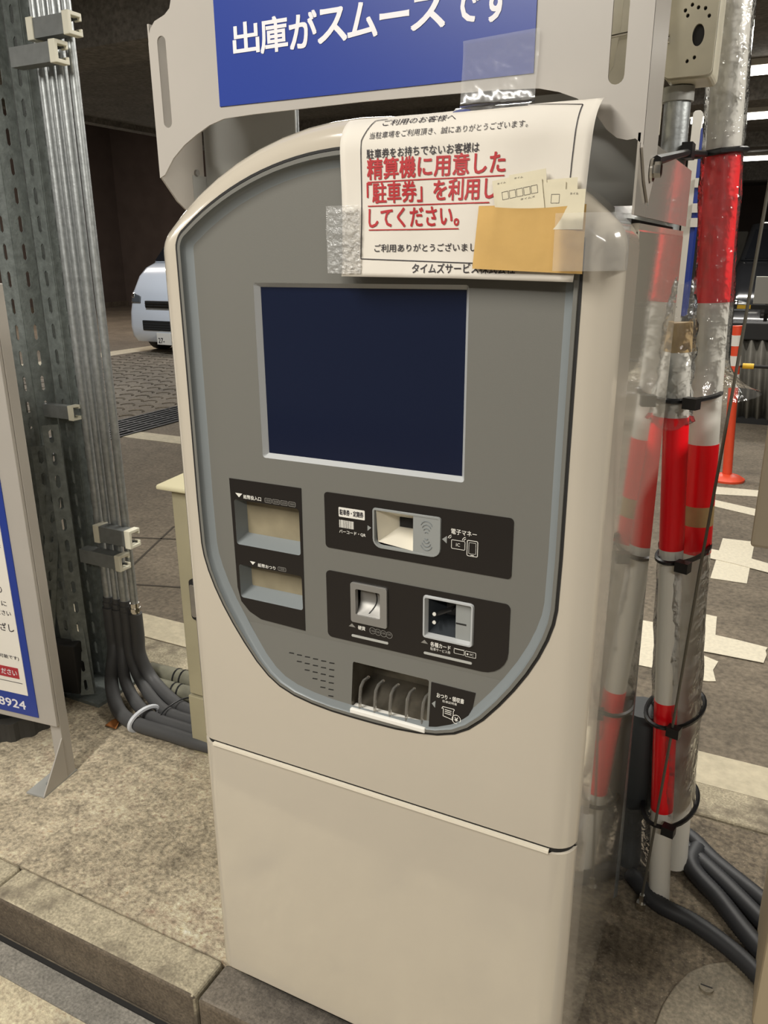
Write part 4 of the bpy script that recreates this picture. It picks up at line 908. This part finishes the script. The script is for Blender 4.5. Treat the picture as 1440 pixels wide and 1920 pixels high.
mtape([(-.30, 2.50), (-.02, 2.475), (.104, 2.455), (.098, 2.42), (.103, 2.38), (.094, 2.30), (-.10, 2.30), (-.30, 2.29)], 'long ragged cream tape strip lying across the lane', ZL + .004)
mtape([(-.21, 2.30), (-.075, 2.235), (-.088, 2.15), (-.070, 2.06), (-.10, 2.045), (-.21, 2.03)], 'torn square cream tape piece nearest the island')
mtape([(-.46, 2.50), (-.30, 2.50), (-.28, 2.06), (-.42, 2.06)], 'cream tape piece glimpsed between the machine and the striped pole')
mtape([(-.42, 5.0), (.10, 5.05), (.10, 4.90), (-.42, 4.78)], 'far cream tape strip beside the orange delineator base')
mtape([(-.40, 4.70), (.06, 4.52), (.06, 4.36), (-.40, 4.55)], 'far cream tape strip slanting in front of the orange delineator')

# ------------------------------------------------------------------ orange delineator and barrier bar
dl = root('delineator_post', (-.305, 5.25, ZL), 'orange delineator post with white bands standing on the lane behind', 'post')
pz = lambda z: (-.262 - (z - ZL) * .054, 5.25, z)
MB().tube([pz(ZL + .03), pz(1.01)], .034, 16).build('tube', M_orange, dl, smooth=True)
for a, b in ((.87, .945), (.73, .80), (.60, .67)): MB().tube([pz(a), pz(b)], .0355, 16).build('white_band', M_reflect, dl, smooth=True)
MB().loft([[(-.262 + r * math.cos(a), 5.25 + r * math.sin(a), z) for a in [2 * PI * k / 24 for k in range(24)]] for r, z in ((.125, ZL), (.125, ZL + .015), (.09, ZL + .035), (.04, ZL + .05))], True, True).build('base', M_orange, dl, smooth=True)
br = root('barrier_bar', (.2, 5.32, .72), 'dark barrier bar with a yellow sleeve running right from the delineator', 'bar')
MB().tube([(-.42, 5.32, .722), (.9, 5.32, .722)], .012, 10).build('rod', M_rubber, br, smooth=True)
MB().tube([(-.26, 5.32, .722), (-.185, 5.32, .722)], .020, 12).build('sleeve', M_yellow, br, smooth=True)
MB().tube([(.85, 5.32, ZL), (.85, 5.32, .75)], .02, 10).build('stand', M_rubber, br, smooth=True)

# ------------------------------------------------------------------ drain grating on the left lane
dg_ = bpy.data.objects.new('drain_grating', None); dg_.location = (-5.8, 6, ZL); COL.objects.link(dg_); struct(dg_)
M_grate = mat('grating_steel', (.035, .037, .038), .5, metal=.5)
MB().box(-6.10, -5.52, 2.6, 10, ZL + .0005, ZL + .003).build('grating_bed', M_dark, dg_)
for i in range(8):
    x = -6.09 + i * .08; MB().box(x, x + .03, 2.6, 10, ZL + .003, ZL + .012).build('grating_bar', M_grate, dg_)
for i in range(22):
    y = 2.65 + i * .33; MB().box(-6.1, -5.52, y, y + .02, ZL + .003, ZL + .010).build('cross_bar', M_grate, dg_)

# ------------------------------------------------------------------ cars
def car(name, loc, rotz, W_, L_, paint, label, plate=None, bar=True):
    t = bpy.data.objects.new(name, None); COL.objects.link(t); tag(t, label, 'car'); t.location = (0, 0, 0)
    # built facing -y, front bumper at y = 0, then turned and moved as a whole
    def ringz(z, yf, yb, w, r=.13, n=7):
        pts = []
        for (cx, cy, a0) in ((w - r, yf + r, -90), (w - r, yb - r, 0), (-(w - r), yb - r, 90), (-(w - r), yf + r, 180)):
            for k in range(n): a = math.radians(a0 + 90 * k / (n - 1)); pts.append((cx + r * math.cos(a), cy + r * math.sin(a), z))
        return pts
    h = W_ / 2
    prof = [(.20, .05, L_ - .08, h - .06), (.30, .0, L_ - .03, h - .01), (.46, -.015, L_, h), (.70, .01, L_, h), (.80, .04, L_, h), (1.0, .08, L_, h - .01), (1.12, .14, L_ - .02, h - .03), (1.30, .24, L_ - .03, h - .05), (1.44, .40, L_ - .03, h - .07), (1.53, .62, L_ - .04, h - .09)]
    MB().loft([ringz(z, yf, yb, w) for z, yf, yb, w in prof], True, True).build('body', paint, t, smooth=True, ang=30)
    cab = [(1.53, .60, L_ - .05, h - .10), (1.86, .86, L_ - .12, h - .18), (2.02, 1.05, L_ - .18, h - .22), (2.06, 1.40, L_ - .35, h - .31)]
    cr = .13
    def front(x, z):
        for a, b in zip(prof, prof[1:]):
            if a[0] <= z <= b[0]: break
        t = (z - a[0]) / (b[0] - a[0]); yf = a[1] + (b[1] - a[1]) * t; w = a[3] + (b[3] - a[3]) * t; q = max(0, abs(x) - (w - cr)); return yf + cr - math.sqrt(max(0, cr * cr - min(q, cr) ** 2))
    MB().loft([ringz(z, yf, yb, w, .12) for z, yf, yb, w in cab], True, True).build('cabin', paint, t, smooth=True, ang=30)
    MB().add([(-(h - .17), .605, 1.55), (h - .17, .605, 1.55), (h - .27, .925, 1.94), (-(h - .27), .925, 1.94)], [(0, 1, 2, 3)]).build('windshield', M_glass, t, solid=.012)
    for s in (-1, 1):
        MB().add([(s * (h - .13), 1.05, 1.56), (s * (h - .13), L_ - .5, 1.56), (s * (h - .20), L_ - .6, 1.88), (s * (h - .20), 1.25, 1.88)], [(0, 1, 2, 3)]).build('side_window', M_glass, t, solid=.012)
        hl = lambda u, v, g=0.: (s * (h - .015 - .28 * u), front(h - .015 - .28 * u, .86 + .20 * v * (1 - .45 * u)) - .008 - g, .86 + .20 * v * (1 - .45 * u))
        m = MB(); m.grid(hl, 10, 6); m.build('headlight', M_lamp, t, smooth=True, solid=.012)
        m = MB(); m.grid(lambda u, v: hl(.02 + .45 * u, .50 + .45 * v, .009), 6, 4); m.build('lamp_lens', M_chrome, t, smooth=True, solid=.006)
        m = MB()
        for y in (.66, L_ - .75):
            w = MB(); w.tube([(s * (h - .20), y, .28), (s * (h - .015), y, .28)], .28, 24); o = w.build('wheel', M_rubber, t, smooth=True)
            MB().tube([(s * (h - .03), y, .28), (s * (h - .008), y, .28)], .18, 16).build('hub', M_chrome, o, smooth=True)
    if bar:
        MB().box(-.42, .42, -.002, .12, .78, .90).build('upper_grille', M_dark, t, bevel=.01)
        for z in (.81, .85): MB().box(-.41, .41, -.012, .02, z, z + .012).build('grille_bar', M_chrome, t)
    MB().box(-.50, .50, -.022, .10, .40, .57).build('lower_intake', M_rubber, t, bevel=.012)
    for k in range(3): MB().box(-.49, .49, -.028, -.015, .43 + k * .04, .436 + k * .04).build('intake_slat', mat('slat', (.06, .065, .07), .4) if k == 0 else bpy.data.materials['slat'], t)
    pb = MB().box(-.165, .165, -.04, -.022, .17, .37).build('number_plate', M_reflect, t, bevel=.003)
    if plate:
        p = MB(); f = lambda x, z: (x, -.0415, z)
        text(p, plate, -.13, .01, .195, .285, f, .02); p.build('plate_number', M_ink, pb, fix=False)
    t.location = loc; t.rotation_euler = (0, 0, rotz); return t
car('white_car', (-9.62, 9.72, ZL), math.radians(-3), 1.72, 3.7, M_carwhite, 'white compact car parked far off on the left lane', '27-')
car('dark_car', (.05, 11.2, ZL), math.radians(4), 1.72, 4.2, M_cardark, 'dark car parked far behind the poles at the right', None)
# pleated curtain stack beside the back lane
m = MB(); npl = 44
def plt(u, v): return (-.47 + 1.05 * u + .07 * v * 0 + .05 * (1 - v), 7.6 + .05 * math.sin(u * PI * npl / 2), ZL + .05 + .78 * v)
m.grid(plt, npl * 3, 2)
cu = root('folded_curtain', (0, 7.7, ZL), 'gray pleated folded curtain stack behind the delineator', 'curtain')
m.build('pleats', M_curtain, cu, smooth=True, solid=.006, ang=80); MB().box(-.44, .62, 7.55, 7.75, ZL, ZL + .055).build('base_strip', M_rubber, cu); MB().box(-.50, .60, 7.54, 7.78, .70, .86).build('top_cover', M_rubber, cu, bevel=.01)
rl = root('guard_rail', (.3, 9.0, ZL), 'dark striped guard rail far behind the delineator', 'rail')
MB().box(-.75, 1.6, 9.0, 9.05, .90, .95).build('rail_bar', M_rubber, rl)
for k, x in enumerate((-.55, -.1, .35, .8)): MB().box(x, x + .14, 8.995, 9.055, .905, .945).build('yellow_stripe', M_yellow, rl)
for x in (-.7, .4, 1.5): MB().box(x, x + .05, 9.0, 9.05, ZL, .9).build('post', M_rubber, rl)
wp = root('wall_panel', (-.3, 9.2, .85), 'pale upright panel beside the dark car at the far right', 'panel')
MB().box(-.40, -.10, 9.2, 9.23, .95, 1.25).build('sheet', mat('pale_panel', (.45, .44, .40), .5), wp, bevel=.004); MB().box(-.27, -.23, 9.23, 9.26, ZL, .98).build('leg', M_rubber, wp)
# edge-on blue board behind the tall pole
eb = root('edge_board', (-.255, 1.5, 0), 'white board with blue edge seen edge-on between the machine and tall pole', 'sign')
MB().prism([rrect(-.285, -.263, 1.32, 1.84, r=.008)], 1.30, 1.33).build('white_edge', M_pole, eb, bevel=.002)
MB().prism([rrect(-.2625, -.252, 1.34, 1.80, r=.004)], 1.302, 1.36).build('blue_face', M_blue, eb)
for z in (1.66, 1.60, 1.565): MB().box(-.262, -.235, 1.285, 1.30, z, z + .022).build('clip', M_pole, eb)
MB().box(-.305, -.285, 1.31, 1.34, ZL, 1.5).build('leg', M_rubber, eb)
# ceiling lamp battens in view
def batten(x0, x1, y, z, label):
    t = root('ceiling_light', ((x0 + x1) / 2, y, z), label, 'ceiling light', 'fluorescent ceiling lights')
    MB().box(x0, x1, y - .07, y + .07, z + .035, z + .085).build('housing', M_pole, t, bevel=.004); MB().tube([(x0 + .03, y, z), (x1 - .03, y, z)], .028, 10).build('tube', M_tube, t, smooth=True)
batten(-1.32, -.38, 9.3, 2.915, 'lit ceiling tube partly behind the wrapped pole')
batten(-1.04, -.60, 13.7, 2.915, 'far lit ceiling tube just right of the red band')
batten(-.60, -.30, 6.85, 2.915, 'short lit ceiling tube near the film-wrapped pole top')
batten(-.75, -.1, 17.5, 2.6, 'farthest lit ceiling tube, low beside the stay wire')
